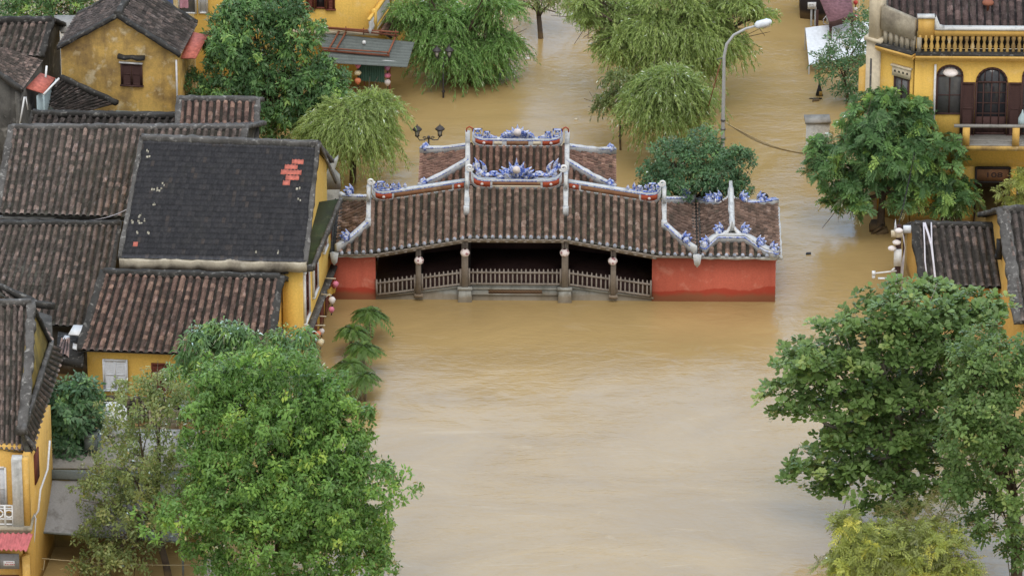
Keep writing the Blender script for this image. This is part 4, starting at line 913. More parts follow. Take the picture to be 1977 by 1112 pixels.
# H: the old grey house at the corner of the picture
hH = thing('grey_house', 'old house with blackened grey walls, two tiled roofs and a small red sheet awning', 'house', W(0, 330))
q = eaves_px((-90, 42), (100, 40), (-110, 98), (80, 110), 6.3, 5.25)
fH, rH, lH, zwH, _ = house(hH, *q, 5.25, 6.3, 'tile_old', 'grey_wall', 14, 11, ov=(.12, .15), verge=.3, ch=.2, zb=0)
m = MB(); tiles(m, W(43, 174, 5.2), W(83, 118, 5.2), W(6, 92, 5.9), W(-45, 112, 6.4), 13, 15, h=.07); m.build('lower_roof', 'tile_old', hH)
m = MB(); m.bar([tuple(W(-45, 112, 6.45)), tuple(W(43, 175, 5.25))], .26, .12, .1, .1); m.build('verge', 'mortar_black', hH)
p = [W(-45, 116, 6.3), W(40, 177, 5.15), W(80, 122, 5.15)]
m = MB(); m.prism([(p[0][0], p[0][1], -1), (p[1][0], p[1][1], -1), (p[1][0], p[1][1], 5.1), (p[0][0], p[0][1], 6.3)], (.02, .3, 0)); m.build('gable_wall', 'grey_wall', hH)
m = MB(); m.prism([(p[1][0]+.02, p[1][1]+.02, -1), (p[2][0], p[2][1], -1), (p[2][0], p[2][1], 5.12), (p[1][0]+.02, p[1][1]+.02, 5.1)], (-.3, 0, 0)); m.build('side_wall', 'grey_wall', hH)
m = MB(); a, b, c, d = W(50, 170, 5.0), W(84, 180, 4.8), W(107, 151, 4.8), W(78, 141, 5.05); m.prism([tuple(x) for x in (a, b, c, d)], (0, 0, -.05)); m.build('awning', 'new_tile', hH)
m = MB(); m.tube([b - (0, 0, .05), (b[0], b[1], 3.0)], .05, 6); m.tube([c - (0, 0, .05), (c[0], c[1], 3.0)], .05, 6); m.prism([(b[0]-.3, b[1]+.1, 2.0), (c[0]-.1, c[1], 2.0), (c[0]-.1, c[1], 4.6), (b[0]-.3, b[1]+.1, 4.6)], (-.05, 0, 0)); m.build('bay', 'pale_blue', hH)
m = MB(); m.tube([W(47, 188, 5.0), W(38, 242, 3.6)], .045, 6); m.tube([W(50, 188, 5.0), W(54, 212, 4.3)], .03, 6); m.tube([W(84, 183, 4.9), W(114, 152, 5.3)], .05, 6); m.tube([W(90, 128, 5.8), W(88, 150, 5.4)], .05, 6); m.build('pipe', 'white_paint', hH)

# J: the yellow house at the head of the picture with its veranda
hJ = thing('veranda_house', 'bright yellow upper-storey house with balcony rails behind the corrugated awning', 'house', W(600, 167))
w0, w1 = W(376, 52, 3.0), W(716, 60, 3.0); fJ = wall_frame(w0, w1); LJ = np.linalg.norm((w1-w0)[:2])
m = MB(fJ); m.prism([(0, 0, -1.6), (LJ, 0, -1.6), (LJ+2.2, 9, -1.6), (1.0, 9, -1.6)], (0, 0, 8.6)); m.build('wall', 'yellow_bright', hJ)
m = MB(fJ); m.box(3.0, LJ+.4, -.25, -.004, 2.85, 3.05); m.build('string_course', 'cream_trim', hJ)
x0, z0 = fJ.px(591, 16); x1, _z = fJ.px(647, 16); shutters(hJ, fJ, x0, x0+.42, z0, z0+1.5, 'red_wood', 'red_wood', leaves=1); glazed(hJ, fJ, x0+.44, x1-.44, z0, z0+1.5, 'red_wood', 'glass_dark', 1, 1); shutters(hJ, fJ, x1-.42, x1, z0, z0+1.5, 'red_wood', 'red_wood', leaves=1)
x0, z0 = fJ.px(388, 40); 
for a_, b_, mt in ((383, 402, 'shutter_white'), (344, 380, 'glass_grey')):
    x0, z0 = fJ.px(a_, 26); x1, _z = fJ.px(b_, 26); glazed(hJ, fJ, x0, x1, z0, z0+1.8, 'white_paint', mt, 1, 2)
x0, z0 = fJ.px(487, 6); x1, _z = fJ.px(513, 6); shutters(hJ, fJ, x0-.9, x0-.1, z0, z0+1.4, 'red_wood', 'red_wood'); glazed(hJ, fJ, x0+.5, x1+.6, z0, z0+1.4, 'white_paint', 'shutter_white', 1, 2)
# balcony along the river side
e0, e1 = W(724, 58, 3.1), W(792, -40, 3.1); sJ = wall_frame(e0, e1); Lb = np.linalg.norm((e1-e0)[:2])
m = MB(sJ); m.box(0, Lb, -.02, 1.5, 2.9, 3.1); m.build('balcony_floor', 'cream_trim', hJ)
m = MB(sJ); m.box(0, Lb, -.06, .12, 3.95, 4.1); m.box(0, Lb, -.03, .1, 3.1, 3.2); m.box(-.08, .12, -.08, .14, 3.1, 4.2); m.box(2.6, 2.8, -.08, .14, 3.1, 6.5); m.box(-.9, -.06, -.02, .12, 3.95, 4.08); m.build('balcony_rail', 'yellow_bright', hJ)
m = MB(sJ)
for i in range(26): m.lathe([(.04, 3.2), (.075, 3.4), (.04, 3.62), (.06, 3.75), (.05, 3.95)], (.25+i*.22, .03, 0), 7)
for i in range(3): m.lathe([(.04, 3.2), (.09, 3.4), (.04, 3.62), (.07, 3.75), (.05, 3.95)], (-.2-i*.24, .05, 0), 7)
m.build('baluster', 'white_paint', hJ)
m = MB(sJ); m.box(.9, 1.2, 1.2, 1.3, 3.1, 6); m.box(2.4, 2.7, 1.2, 1.3, 3.1, 6); m.build('balcony_door', 'red_wood', hJ)
m = MB(); A, B, C, D = W(757, 74, 2.5), W(812, -8, 2.5), W(796, -40, 3.0), W(734, 60, 3.0); tiles(m, A, B, C, D, 40, 6, h=.02, flat=True); m.build('balcony_awning', 'tile_temple', hJ)
# the corrugated awning with its rusty frame
aw = thing('corrugated_awning', 'corrugated grey-green sheet awning on rusty frame over the flooded street', 'awning', W(700, 200))
A, B, C, D = W(640, 122, 2.4), W(786, 130, 2.35), W(800, 82, 2.75), W(606, 62, 2.9)
m = MB(); n = 9; V = []; F = []
for i in range(n*6+1):
    t_ = i/(n*6); zz = .075*math.sin(i*math.pi/3)
    for p0_, p1_ in ((A, D), (B, C)): V.append(p0_*(1-t_) + p1_*t_ + np.array([0, 0, zz]))
F = [(2*i, 2*i+1, 2*i+3, 2*i+2) for i in range(n*6)]
m.raw(V + [v - np.array([0, 0, .02]) for v in V], F + [tuple(k + len(V) for k in f)[::-1] for f in F]); m.build('sheet', 'sheet_green', aw)
m = MB(); up = np.array([0, 0, .14])
m.tube([D+up*2.0, W(768, 74, 3.0)+up], .05, 5); m.tube([W(622, 58, 3.2)+up, W(770, 68, 3.2)+up], .045, 5); m.tube([W(622, 103, 2.5)+up, W(752, 113, 2.5)+up], .06, 5); m.tube([W(622, 98, 2.7)+up, W(752, 107, 2.7)+up], .04, 5)
for a_, b_ in (((655, 66), (634, 102)), ((668, 68), (648, 102)), ((765, 74), (748, 113))): m.tube([W(*a_, 2.95)+up, W(*b_, 2.55)+up], .05, 5)
m.tube([W(636, 108, 2.5), W(612, 140, 1.6)], .06, 6)
for px_ in (640, 752): 
    p_ = W(px_, 114, 2.45); m.tube([p_, (p_[0], p_[1], -1.5)], .06, 6)
for px_ in (633, 668, 702, 736, 764): p_ = W(px_, 62+.07*(px_-630), 3.1); m.tube([p_, p_ + (0, 0, .35)], .03, 5)
m.build('frame', 'rust', aw)
nt_ = thing('net_curtain', 'green netting hung like a curtain under the corrugated awning', 'net', W(715, 205))
m = MB(); a, b = W(690, 120, 2.3), W(742, 124, 2.3); k = 40; V = []
for i in range(k+1):
    p_ = a + (b-a)*i/k + np.array([0, .07*math.sin(i*1.9), 0]); V += [p_, p_ - np.array([0, 0, 1.0 - .05*math.sin(i*2.3)])]
m.raw(V + [v + np.array([0, .03, 0]) for v in V], [(2*i, 2*i+1, 2*i+3, 2*i+2) for i in range(k)] + [(2*i+82, 2*i+84, 2*i+85, 2*i+83) for i in range(k)]); m.build('netting', 'green_net', nt_)
m = MB(); m.tube([W(716, 117, 2.35), W(768, 123, 2.35)], .1, 8); m.build('roller', 'white_paint', nt_)

# C: the house at the lower corner, hipped and gabled, with a pillared balcony
hC = thing('balcony_house', 'house with steep tiled roof, stained gable and white pillared balcony over red awning', 'house', W(0, 1125))
m = MB(); tiles(m, W(-40, 866, 6.7), W(48, 872, 6.7), W(60, 583, 10.6), W(-52, 583, 10.6), 9, 30, h=.12)
tiles(m, W(62, 872, 6.7), W(126, 672, 6.7), W(100, 664, 7.6), W(44, 836, 7.6), 20, 6, h=.05); 
tiles(m, W(48, 872, 6.7), W(62, 872, 6.7), W(46, 836, 7.6), W(40, 836, 7.6), 2, 6, h=.1)
m.build('roof', 'tile_old', hC)
m = MB(); tiles(m, W(118, 655, 6.9), W(136, 655, 6.9), W(134, 690, 6.75), W(108, 680, 7.0), 4, 4, h=.06); m.build('new_tiles', 'tile_red', hC)
m = MB(); m.bar([tuple(W(60, 586, 10.6)), tuple(W(56, 700, 9.2)), tuple(W(42, 836, 7.55))], .42, .2, .14, .14); m.bar([tuple(W(42, 836, 7.55)), tuple(W(70, 868, 6.75))], .2, .16, .12, .1); m.bar([tuple(W(-60, 586, 10.6)), tuple(W(60, 586, 10.6))], .25, .2, .12, .1); m.build('verge', 'mortar_grey', hC)
m = MB(); m.bar([tuple(W(62, 590, 10.5)), tuple(W(97, 662, 7.75))], .2, .12, .1, .1); m.build('back_verge', 'mortar_black', hC)
m = MB(); m.bar([tuple(W(44, 834, 7.7)), tuple(W(100, 662, 7.75))], .2, .16, .12, .1); m.build('gable_ledge', 'mortar_grey', hC)
g0, g1, g2 = W(60, 590, 10.45), W(96, 668, 7.6), W(44, 832, 7.55)
m = MB(); m.prism([tuple(g0), tuple(g1), tuple(g2)], (-.15, .02, 0)); m.build('gable', 'yellow_green', hC)
# walls below: balcony front with a pillar, then the long side
w0 = W(-60, 1012, 3.9); fC = Frame((0, W(20, 1020, 3.9)[1], 0), (1, -.02))
def cx(px): return fC.px(px, 960)[0]
m = MB(fC); m.box(cx(-80), cx(55), .0, 1.2, 3.3, 3.62); m.box(cx(-80), cx(60), -.12, 1.2, 3.62, 3.75); m.build('balcony_floor', 'cream_wall', hC)
m = MB(fC); m.box(cx(24), cx(44), .02, .5, 3.75, 6.9); m.build('pillar', 'white_plaster', hC)
m = MB(fC); m.box(cx(44)+.003, cx(56), .1, .5, 3.75, 6.85); m.build('pillar_side', 'yellow_wall', hC)
m = MB(fC); m.box(cx(-80), cx(48), 1.25, 1.5, -1.5, 6.9); m.build('back_wall', 'yellow_wall', hC)
glazed(hC, Frame(fC.pt(0, 1.25, 0), fC.ex), cx(-20), cx(8), 3.9, 5.9, 'white_paint', 'shutter_white', 2, 2)
m = MB(fC)
for z in (3.8, 4.05, 4.55, 4.68): m.box(cx(-80), cx(24), .06, .12, z, z+.06)
for px in (-16, 8, 23): m.box(cx(px)-.04, cx(px)+.04, .055, .125, 3.75, 4.72)
th = np.linspace(0, 2*math.pi, 17); m.tube([(cx(15.5)+.17*math.cos(a), .09, 4.33+.17*math.sin(a)) for a in th], .035, 6)
th = np.linspace(0, 2*math.pi, 17); m.tube([(cx(-4)+.17*math.cos(a), .09, 4.33+.17*math.sin(a)) for a in th], .035, 6)
m.build('balcony_rail', 'white_paint', hC)
s0, s1 = W(60, 890, 6.3), W(98, 800, 6.3); fS = wall_frame(s0, s1); LS = np.linalg.norm((s1-s0)[:2])
m = MB(fS); m.prism([(-.6, 0, -1.6), (LS, 0, -1.6), (LS, 0, 6.75), (-.6, 0, 6.75)], (0, .3, 0)); m.build('side_wall', 'yellow_wall', hC)
m = MB(fS); m.prism([(LS+.01, 1.1, -1.6), (LS+5, 1.1, -1.6), (LS+5, 1.1, 6.6), (LS+.01, 1.1, 6.6)], (0, .3, 0)); m.build('rear_wall', 'grey_wall', hC)
m = MB(fS); m.box(.5, 1.3, -.06, -.004, 4.9, 6.3); m.build('side_shutter', 'red_wood', hC)
m = MB(); m.tube([W(96, 850, 6.2), W(92, 905, 5.2), W(78, 945, 4.6), W(74, 985, 3.8), W(58, 1010, 3.2)], .045, 6); m.tube([W(52, 992, 3.8), W(66, 994, 3.7), W(69, 1000, 3.6), W(62, 1095, 1.1)], .035, 6); m.tube([W(48, 880, 6.4), W(50, 985, 3.9)], .06, 6); m.build('pipe', 'shutter_white', hC)
m = MB(); n = 12; A, B, C, D = W(-60, 1058, 3.0), W(52, 1062, 3.0), W(64, 1029, 3.5), W(-60, 1028, 3.5); V = []
for i in range(n*4+1):
    t_ = i/(n*4); zz = .05*math.sin(i*math.pi/2)
    for p0_, p1_ in ((A, B), (D, C)): V.append(p0_*(1-t_) + p1_*t_ + np.array([0, 0, zz]))
F = [(2*i, 2*i+2, 2*i+3, 2*i+1) for i in range(n*4)]
m.raw(V + [v - np.array([0, 0, .02]) for v in V], F + [tuple(k + len(V) for k in f)[::-1] for f in F]); m.build('awning', 'awning_red', hC)
m = MB(fC); m.box(cx(38), cx(52), -.02, .3, -1.6, 2.3); m.box(cx(-80), cx(38), .3, .4, -1.6, 3.3); m.build('lower_wall', 'yellow_wall', hC)
m = MB(fC); m.box(cx(-80), cx(30), .2, .28, -1.5, 1.3); m.build('grille_door', 'red_wood', hC)
sg = thing('shop_sign', 'grey fabric sign with small white notice under the red awning', 'sign', fC.pt(cx(10), -.1, 1.4))
m = MB(fC); x0, z1 = fC.px(-30, 1066); x1, z0 = fC.px(38, 1095); m.box(x0, x1, -.12, -.06, z0, z1); m.build('backing', 'canvas_grey', sg)
m = MB(fC); x0, z1 = fC.px(7, 1079); x1, z0 = fC.px(29, 1089); m.box(x0, x1, -.14, -.122, z0, z1); nb = m.build('notice', 'white_paint', sg)
m = MB(fC)
for i, wdt in enumerate((.05, .06, .04, .07, .06, .05)): m.box(x0+.06+i*.075, x0+.06+i*.075+wdt*.8, -.146, -.1405, z0+.05, z0+.11)
for i in range(5): m.box(x0+.12+i*.06, x0+.12+i*.06+.04, -.146, -.1405, z1-.08, z1-.045)
m.build('lettering', 'red_letter', nb)
# N: the grey canvas over the flooded yard, with the sheet at its head
cv = thing('canvas_awning', 'big sloping grey canvas stained brown over dark flooded water beside olive tree', 'awning', W(200, 1107))
m = MB(); A, B, C, D = W(72, 1027, 1.85), W(352, 1046, 1.8), W(352, 930, 3.3), W(88, 922, 3.3); V = []; nu, nv = 24, 10
for j in range(nv+1):
    for i in range(nu+1):
        u, v = i/nu, j/nv; p_ = (1-u)*(1-v)*A + u*(1-v)*B + u*v*C + (1-u)*v*D; V.append(p_ + np.array([0, 0, -.16*math.sin(v*math.pi)*(.8+.3*math.sin(u*9)) + .025*math.sin(u*31)]))
idx = np.arange((nu+1)*(nv+1)).reshape(nv+1, nu+1); qd = np.stack([idx[:-1, :-1], idx[:-1, 1:], idx[1:, 1:], idx[1:, :-1]], -1).reshape(-1, 4)
V = np.array(V); m.raw(np.concatenate([V, V - np.array([0, 0, .03])]), np.concatenate([qd, qd[:, ::-1] + len(V)])); m.build('canvas', 'canvas_grey', cv, smooth=True)
m = MB(); m.tube([A, B], .04, 6)
for p_ in (A, B): m.tube([p_, (p_[0], p_[1], -1.5)], .05, 6)
m.build('frame', 'sheet_green', cv)
m = MB(); a, b, c, d = W(84, 923, 3.35), W(360, 930, 3.35), W(356, 908, 3.75), W(92, 906, 3.75); m.prism([tuple(x) for x in (a, b, c, d)], (0, 0, -.05)); m.build('head_sheet', 'sheet_green', cv)
yd = thing('yard_house', 'low brown-walled building behind the canvas awning, mostly hidden by trees', 'house', W(220, 1040))
m = MB(); a, b = W(95, 908, 3.7), W(380, 912, 3.7); m.prism([(*a[:2], -1.6), (*b[:2], -1.6), (b[0], b[1]+3.2, -1.6), (a[0], a[1]+3.2, -1.6)], (0, 0, 5.1)); m.build('wall', 'yellow_green', yd)
m = MB(); a, b = W(98, 905, 3.5), W(380, 908, 3.5); m.prism([(a[0], a[1]-.05, 3.52), (b[0], b[1]-.05, 3.52), (b[0], b[1]+3.3, 3.62), (a[0], a[1]+3.3, 3.62)], (0, 0, .08)); m.build('flat_roof', 'concrete', yd)
tk = thing('water_tank', 'round white water tank on the flat roof behind the olive tree', 'tank', W(222, 832, 3.7))
m = MB(); c = W(222, 832, 3.7); m.lathe([(.5, 0), (.55, .1), (.55, .5), (.57, .54), (.55, .58), (.55, 1.0), (.42, 1.2), (.15, 1.3)], c, 20); m.build('barrel', 'white_paint', tk, smooth=True)
m = MB(); m.tube([c + (-.55, -.2, 0), c + (-.55, -.2, 1.5), c + (.2, -.2, 1.5)], .03, 5); m.build('pipe', 'white_paint', tk)
bx = thing('metal_box', 'grey metal box standing on the flat roof beside the water tank', 'box', W(176, 870, 3.7))
c = W(176, 870, 3.7); m = MB(Frame(c, (1, -.1))); m.box(-.25, .25, -.2, .3, 0, .75); m.box(-.3, .3, -.25, .35, .752, .82); m.build('case', 'sheet_green', bx)
# small roofs and white boards in the gap between the houses
sh = thing('small_roof', 'little hipped tile roof squeezed between the steep roof and the long brown roof', 'shed', W(60, 790))
m = MB(); tiles(m, W(60, 596, 4.6), W(104, 660, 4.2), W(40, 600, 5.0), W(0, 560, 5.3), 7, 9, h=.07); tiles(m, W(-40, 600, 4.3), W(60, 600, 4.6), W(36, 586, 5.1), W(-40, 552, 5.5), 9, 8, h=.07); m.build('roof', 'tile_old', sh)
m = MB(); m.bar([tuple(W(-30, 540, 5.5)), tuple(W(72, 588, 4.95)), tuple(W(106, 592, 4.9))], .26, .16, .1, .1); m.build('ridge', 'mortar_black', sh)
m = MB(); m.prism([(*W(x, y, 4.0)[:2], 0) for x, y in ((-40, 612), (98, 664), (100, 606), (-40, 560))], (0, 0, 3.9)); m.build('wall', 'grey_wall', sh)
tb = thing('roof_boards', 'white boards lying in the gap beside the red-brown tiled roof', 'boards', W(142, 640, 3.2))
m = MB(); m.prism([tuple(W(x, y, 3.4)) for x, y in ((132, 645), (166, 647), (168, 628), (142, 627))], (0, 0, -.06)); m.prism([tuple(W(x, y, 3.1)) for x, y in ((117, 659), (133, 660), (135, 648), (125, 647))], (0, 0, -.06)); m.prism([tuple(W(x, y, 3.0)) for x, y in ((140, 672), (151, 675), (152, 665), (141, 662))], (0, 0, -.06)); m.build('board', 'white_paint', tb)
m = MB(); m.prism([tuple(W(x, y, 2.9)) for x, y in ((108, 690), (160, 700), (168, 650), (112, 640))], (0, 0, -.3)); m.build('flat_roof', 'mortar_black', tb)

# ------------------------------------------------------------------ the corner building across the street
hK = thing('colonial_house', 'two-storey yellow corner building with parapet, arched doors and balcony over the street', 'house', W(1850, 440))
YK = W(1850, 440)[1]; c0 = W(1767, 106, 8.75); fK = Frame((c0[0], c0[1], 0), (1, -.015))
c1 = W(1702, 88, 8.75); fCh = wall_frame(c1, c0); LCh = np.linalg.norm((c0-c1)[:2])
def zK(py, fr=None): return (fr or fK).px(1880, py)[1]
xa, xb, x2 = fK.px(1884, 380)[0], fK.px(1946, 380)[0], fK.px(1962, 380)[0]
m = MB(fK); zd_ = zK(322); q_ = [(0, -1.6), (xa, -1.6), (xa, zd_), (xb, zd_), (xb, -1.6), (x2, -1.6), (x2, zd_), (x2+1.4, zd_), (x2+1.4, -1.6), (7, -1.6), (7, 8.7), (0, 8.7)]
for x0, x1, z0, z1 in ((0, xa, -1.6, zd_), (xb, x2, -1.6, zd_), (x2+1.4, 7, -1.6, zd_)): m.add([(x0, 0, z0), (x1, 0, z0), (x1, 0, z1), (x0, 0, z1), (x0, .35, z0), (x1, .35, z0), (x1, .35, z1), (x0, .35, z1)], [(0, 1, 2, 3), (0, 3, 7, 4), (1, 5, 6, 2)])
m.add([(0, 0, zd_), (7, 0, zd_), (7, 0, 8.7), (0, 0, 8.7), (0, .35, zd_), (7, .35, zd_), (7, .35, 8.7), (0, .35, 8.7)], [(0, 1, 2, 3), (4, 7, 6, 5), (0, 4, 5, 1), (3, 2, 6, 7)])
m.build('wall', 'yellow_bright', hK)
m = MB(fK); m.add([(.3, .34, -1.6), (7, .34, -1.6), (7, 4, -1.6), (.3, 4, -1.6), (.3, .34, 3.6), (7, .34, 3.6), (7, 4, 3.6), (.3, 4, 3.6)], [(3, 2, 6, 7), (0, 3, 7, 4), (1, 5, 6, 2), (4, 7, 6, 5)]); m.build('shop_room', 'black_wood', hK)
m = MB(fCh); m.box(-.02, LCh-.12, .004, .35, -1.6, 8.69); m.build('chamfer_wall', 'yellow_bright', hK)
s1 = fCh.o; sb = W(1676, 30, 8.75); fSd = wall_frame(W(1690, 40, 8.75) + (0, 3.5, 0), c1)
m = MB(fCh); m.box(-.75, -.03, -.12, .5, -1.6, 8.9); m.box(-.75, -.2, .0, 3.5, -1.6, 9.0); m.build('pilaster', 'cream_trim', hK)
m = MB(fCh); m.box(-1.25, -.78, .1, 6.5, -1.6, 7.2); m.box(-1.6, -1.27, .8, 7.5, -1.6, 6.0); m.build('side_wall', 'yellow_wall', hK)
m = MB(fCh); m.box(-.52, -.42, -.135, -.122, 3.0, 8.0); m.build('niche', 'mortar_grey', hK)
m = MB(fCh); m.box(-.8, .1, -.25, .6, 8.9, 9.1); m.box(-.6, -.1, -.2, .5, 9.1, 12); m.build('chimney_pier', 'cream_trim', hK)
# cornice and parapet with its pierced rail
for fr, x0, x1 in ((fCh, -.1, LCh+.05), (fK, .0, 7)):
    m = MB(fr); m.box(x0, x1, -.42, .3, 8.72, 8.86); m.box(x0, x1, -.3, .3, 8.58, 8.715); m.build('cornice', 'yellow_wall', hK)
    m = MB(fr); m.box(x0, x1, -.4, .28, 8.865, 8.93); m.build('cornice_top', 'mortar_black', hK)
m = MB(fK); zt = 10.15
m.box(.1, .85, -.06, .18, 9.62, 10.62); m.box(.86, 7, -.1, .2, 9.75, 10.05); m.build('parapet', 'yellow_wall', hK)
m = MB(fK); m.box(.05, .9, -.12, .24, 10.63, 10.72); m.box(.92, 7, -.14, .24, 10.055, 10.14); m.prism([(.85, -.13, 10.72), (.9, -.13, 10.72), (1.1, -.13, 10.2), (1.3, -.13, 10.145), (.85, -.13, 10.06)], (0, .36, 0)); m.build('coping', 'white_plaster', hK)
m = MB(fK)
for i in range(25): m.lathe([(.09, 8.93), (.06, 9.0), (.11, 9.18), (.05, 9.4), (.1, 9.55), (.1, 9.76)], (.2+i*.27, .02, 0), 8)
m.build('baluster', 'yellow_mould', hK)
m = MB(fCh)
for i in range(7): m.box(.12+i*.3, .28+i*.3, -.05, .12, 8.93, 9.65)
m.prism([(0, -.1, 9.6), (LCh-.05, -.1, 9.5), (LCh-.05, -.1, 10.5), (.0, -.1, 10.75)], (0, .3, 0)); m.build('chamfer_parapet', 'cream_wall', hK)
m = MB(fK); m.box(.1, 7, .4, .5, 8.9, 9.8); m.build('parapet_back', 'mortar_black', hK)
# roof behind the parapet
m = MB(fK); tiles(m, (-1.4, 1.0, 9.55), (7.2, 1.0, 9.55), (7.2, 5.2, 12.0), (-1.4, 5.2, 12.0), 24, 18, h=.1); m.build('roof', 'tile_mauve', hK)
m = MB(fK); m.bar([(-1.35, 1.0, 9.6), (-1.35, 5.2, 12.05)], .3, .2, .1, .1); m.build('verge', 'mortar_grey', hK)
m = MB(fK); m.lathe([(.05, 0), (.06, .35), (.28, .4), (.26, .5), (.1, .55)], (3.4, 1.9, 10.1), 12); m.build('roof_vent', 'rust', hK)
# upper windows and doors
x0 = fK.px(1807, 180)[0]; x1 = fK.px(1859, 180)[0]; zt = zK(146); zb_ = zK(221)
glazed(hK, fK, x0, x1, zb_, zt, 'dark_wood', 'glass_grey', 2, 2, arch=.55)
fan = MB(fK); 
xd0, xd1 = fK.px(1883, 180)[0], fK.px(1945, 180)[0]; ztd = zK(158); zbd = 4.72
glazed(hK, fK, xd0, xd1, zbd, ztd, 'dark_wood', 'glass_dark', 4, 5, arch=.75, name='balcony_door', panel=.9)
for xa, xb in ((xd0-.68, xd0-.02), (xd1+.02, xd1+.68)): shutters(hK, fK, xa, xb, zbd, ztd-.02, 'dark_wood', 'dark_wood', leaves=1, name='door_shutter', off=.02)
x2 = fK.px(1972, 180)[0]; glazed(hK, fK, x2, x2+1.4, zbd, zt, 'dark_wood', 'glass_grey', 2, 2, arch=.55)
m = MB(fK); m.lathe([(.02, -.2), (.22, -.12), (.36, 0), (.3, .1), (.1, .16)], ((x0+x1)/2+.0, -.35, zt+.28), 14); m.build('wall_lamp', 'lantern_white', hK)
x0c = fCh.px(1727, 150)[0]; x1c = fCh.px(1757, 150)[0]; zt = fCh.px(1740, 150)[1]
glazed(hK, fCh, x0c, x1c, zt-2.1, zt, 'dark_wood', 'glass_grey', 2, 3)
m = MB(fCh); m.box(x0c-.06, x1c+.06, -.14, -.004, zt+.06, zt+.55); m.box(x0c-.12, x1c+.12, -.2, -.004, zt+.555, zt+.63); h_ = m.build('window_head', 'cream_trim', hK)
m = MB(fCh)
for i in range(4): m.box(x0c+.05+i*.22, x0c+.14+i*.22, -.148, -.141, zt+.28, zt+.38)
m.build('head_dots', 'mortar_black', h_)
m = MB(fK); m.tube([(fK.px(1806, 200)[0]-.06, -.1, 8.3), (fK.px(1806, 200)[0]-.06, -.1, 5.0)], .06, 6); m.build('drain_pipe', 'white_paint', hK)
# balcony
xb0 = fK.px(1838, 280)[0]
m = MB(fK); m.box(xb0, 7, -1.2, -.004, 4.42, 4.66); m.build('balcony_slab', 'yellow_mould', hK)
m = MB(fK); m.box(xb0, 7, -1.19, -.006, 4.664, 4.7); m.build('balcony_floor', 'concrete', hK)
m = MB(fK); m.box(xb0, 7, -1.2, -1.06, 5.6, 5.72); m.tube([(xb0, -1.1, 4.9), (7, -1.1, 4.9)], .03, 5); m.build('balcony_rail', 'concrete', hK)
for px in (1865, 1961): xx = fK.px(px, 270, -1.15)[0]; m = MB(fK); m.box(xx-.16, xx+.16, -1.24, -1.0, 4.7, 5.6); m.build('balcony_post', 'yellow_wall', hK)
m = MB(fK); th = np.linspace(0, 1, 6); m.lathe([(.02, -.3), (.2, -.22), (.2, .1), (.05, .4), (.02, .55)], (fK.px(1972, 220)[0], -.7, 5.75), 9); m.build('hanging_bag', 'pale_blue', hK)
# ground floor openings
xa, xb = fK.px(1884, 380)[0], fK.px(1946, 380)[0]
m = MB(fK); m.box(xa-.08, xa, -.1, -.004, -1.2, zK(322)); m.box(xb, xb+.08, -.1, -.004, -1.2, zK(322)); m.box(xa, xb, -.1, -.004, zK(325), zK(322)+.02); m.box(xa, xb, -.1, -.004, zK(352), zK(349)); m.build('door_frame', 'black_wood', hK)
m = MB(fK); m.box(xa+.005, xb-.005, -.06, -.022, zK(348.5), zK(325.5)); bd = m.build('number_board', 'brown_panel', hK)
cu = bpy.data.curves.new('door_number', 'FONT'); cu.body = '108'; cu.size = .42; cu.extrude = .008; cu.align_x = 'CENTER'; cu.align_y = 'CENTER'; cu.offset = .004
tmp = bpy.data.objects.new('tmp', cu); me = bpy.data.meshes.new_from_object(tmp); bpy.data.objects.remove(tmp); me.materials.clear(); me.materials.append(MATS['dark_letter']); me.name = 'door_number'
o = bpy.data.objects.new('door_number', me); COL.objects.link(o); o.parent = bd
o.location = Vector(fK.pt((xa+xb)/2+.05, -.075, zK(337)) - LOC[hK.name]); o.rotation_euler = (R(90), 0, math.atan2(fK.ex[1], fK.ex[0])); o.scale = (1.35, .85, 1)
x2 = fK.px(1962, 380)[0]; m = MB(fK); m.box(xa-1.6, xa-.6, -.05, -.004, -1.2, 2.2); m.build('door', 'black_wood', hK)

# two tiled roofs in front of it
q = eaves_px((1766, 434), (1928, 437), (1783, 552), (1950, 556), 3.6, 1.95)
hL = thing('low_shop', 'low shop with dark brown barrel tiles, yellow gable and white cables over its roof', 'house', bil(q, .5, .5).tolist()+[0])
house(hL, *q, 1.95, 3.6, 'tile_grey', 'yellow_wall', 11, 15, ov=(.12, .25), verge=.4, ch=.16, th=.13)
cb = thing('loose_cables', 'white loose cables lying down over the dark low shop roof', 'cable', W(1790, 440, 3.8))
m = MB()
def on_L(px, py): t = (py-434)/118; return W(px, py, 3.85 + (2.2-3.85)*t)
for path in (((1783, 430), (1785, 470), (1786, 505), (1791, 545)), ((1786, 430), (1796, 462), (1801, 500), (1806, 548)), ((1798, 430), (1799, 470), (1803, 510), (1808, 550)), ((1784, 431), (1791, 450), (1799, 480), (1803, 520))):
    m.tube([on_L(*p_) for p_ in path], .035, 6)
m.build('cables', 'cable_white', cb)
q = eaves_px((1936, 406), (2080, 408), (1968, 622), (2112, 626), 6.0, 3.1)
hM = thing('end_house', 'tall tiled house with yellow gable wall and black lamp, cut by the frame edge', 'house', bil(q, .5, .5).tolist()+[0])
fM, rM, lM, zwM, _ = house(hM, *q, 3.1, 6.0, 'tile_grey', 'yellow_wall', 10, 24, ov=(.12, .25), verge=.55, ch=.2, cap='mortar_grey', th=.13)
x, z = lM.px(1934, 480); m = MB(lM); m.box(x-.22, x+.22, -.22, -.02, z-.45, z+.4); m.box(x-.1, x+.1, -.3, -.2, z-.5, z-.3); m.build('wall_lamp', 'black', hM)

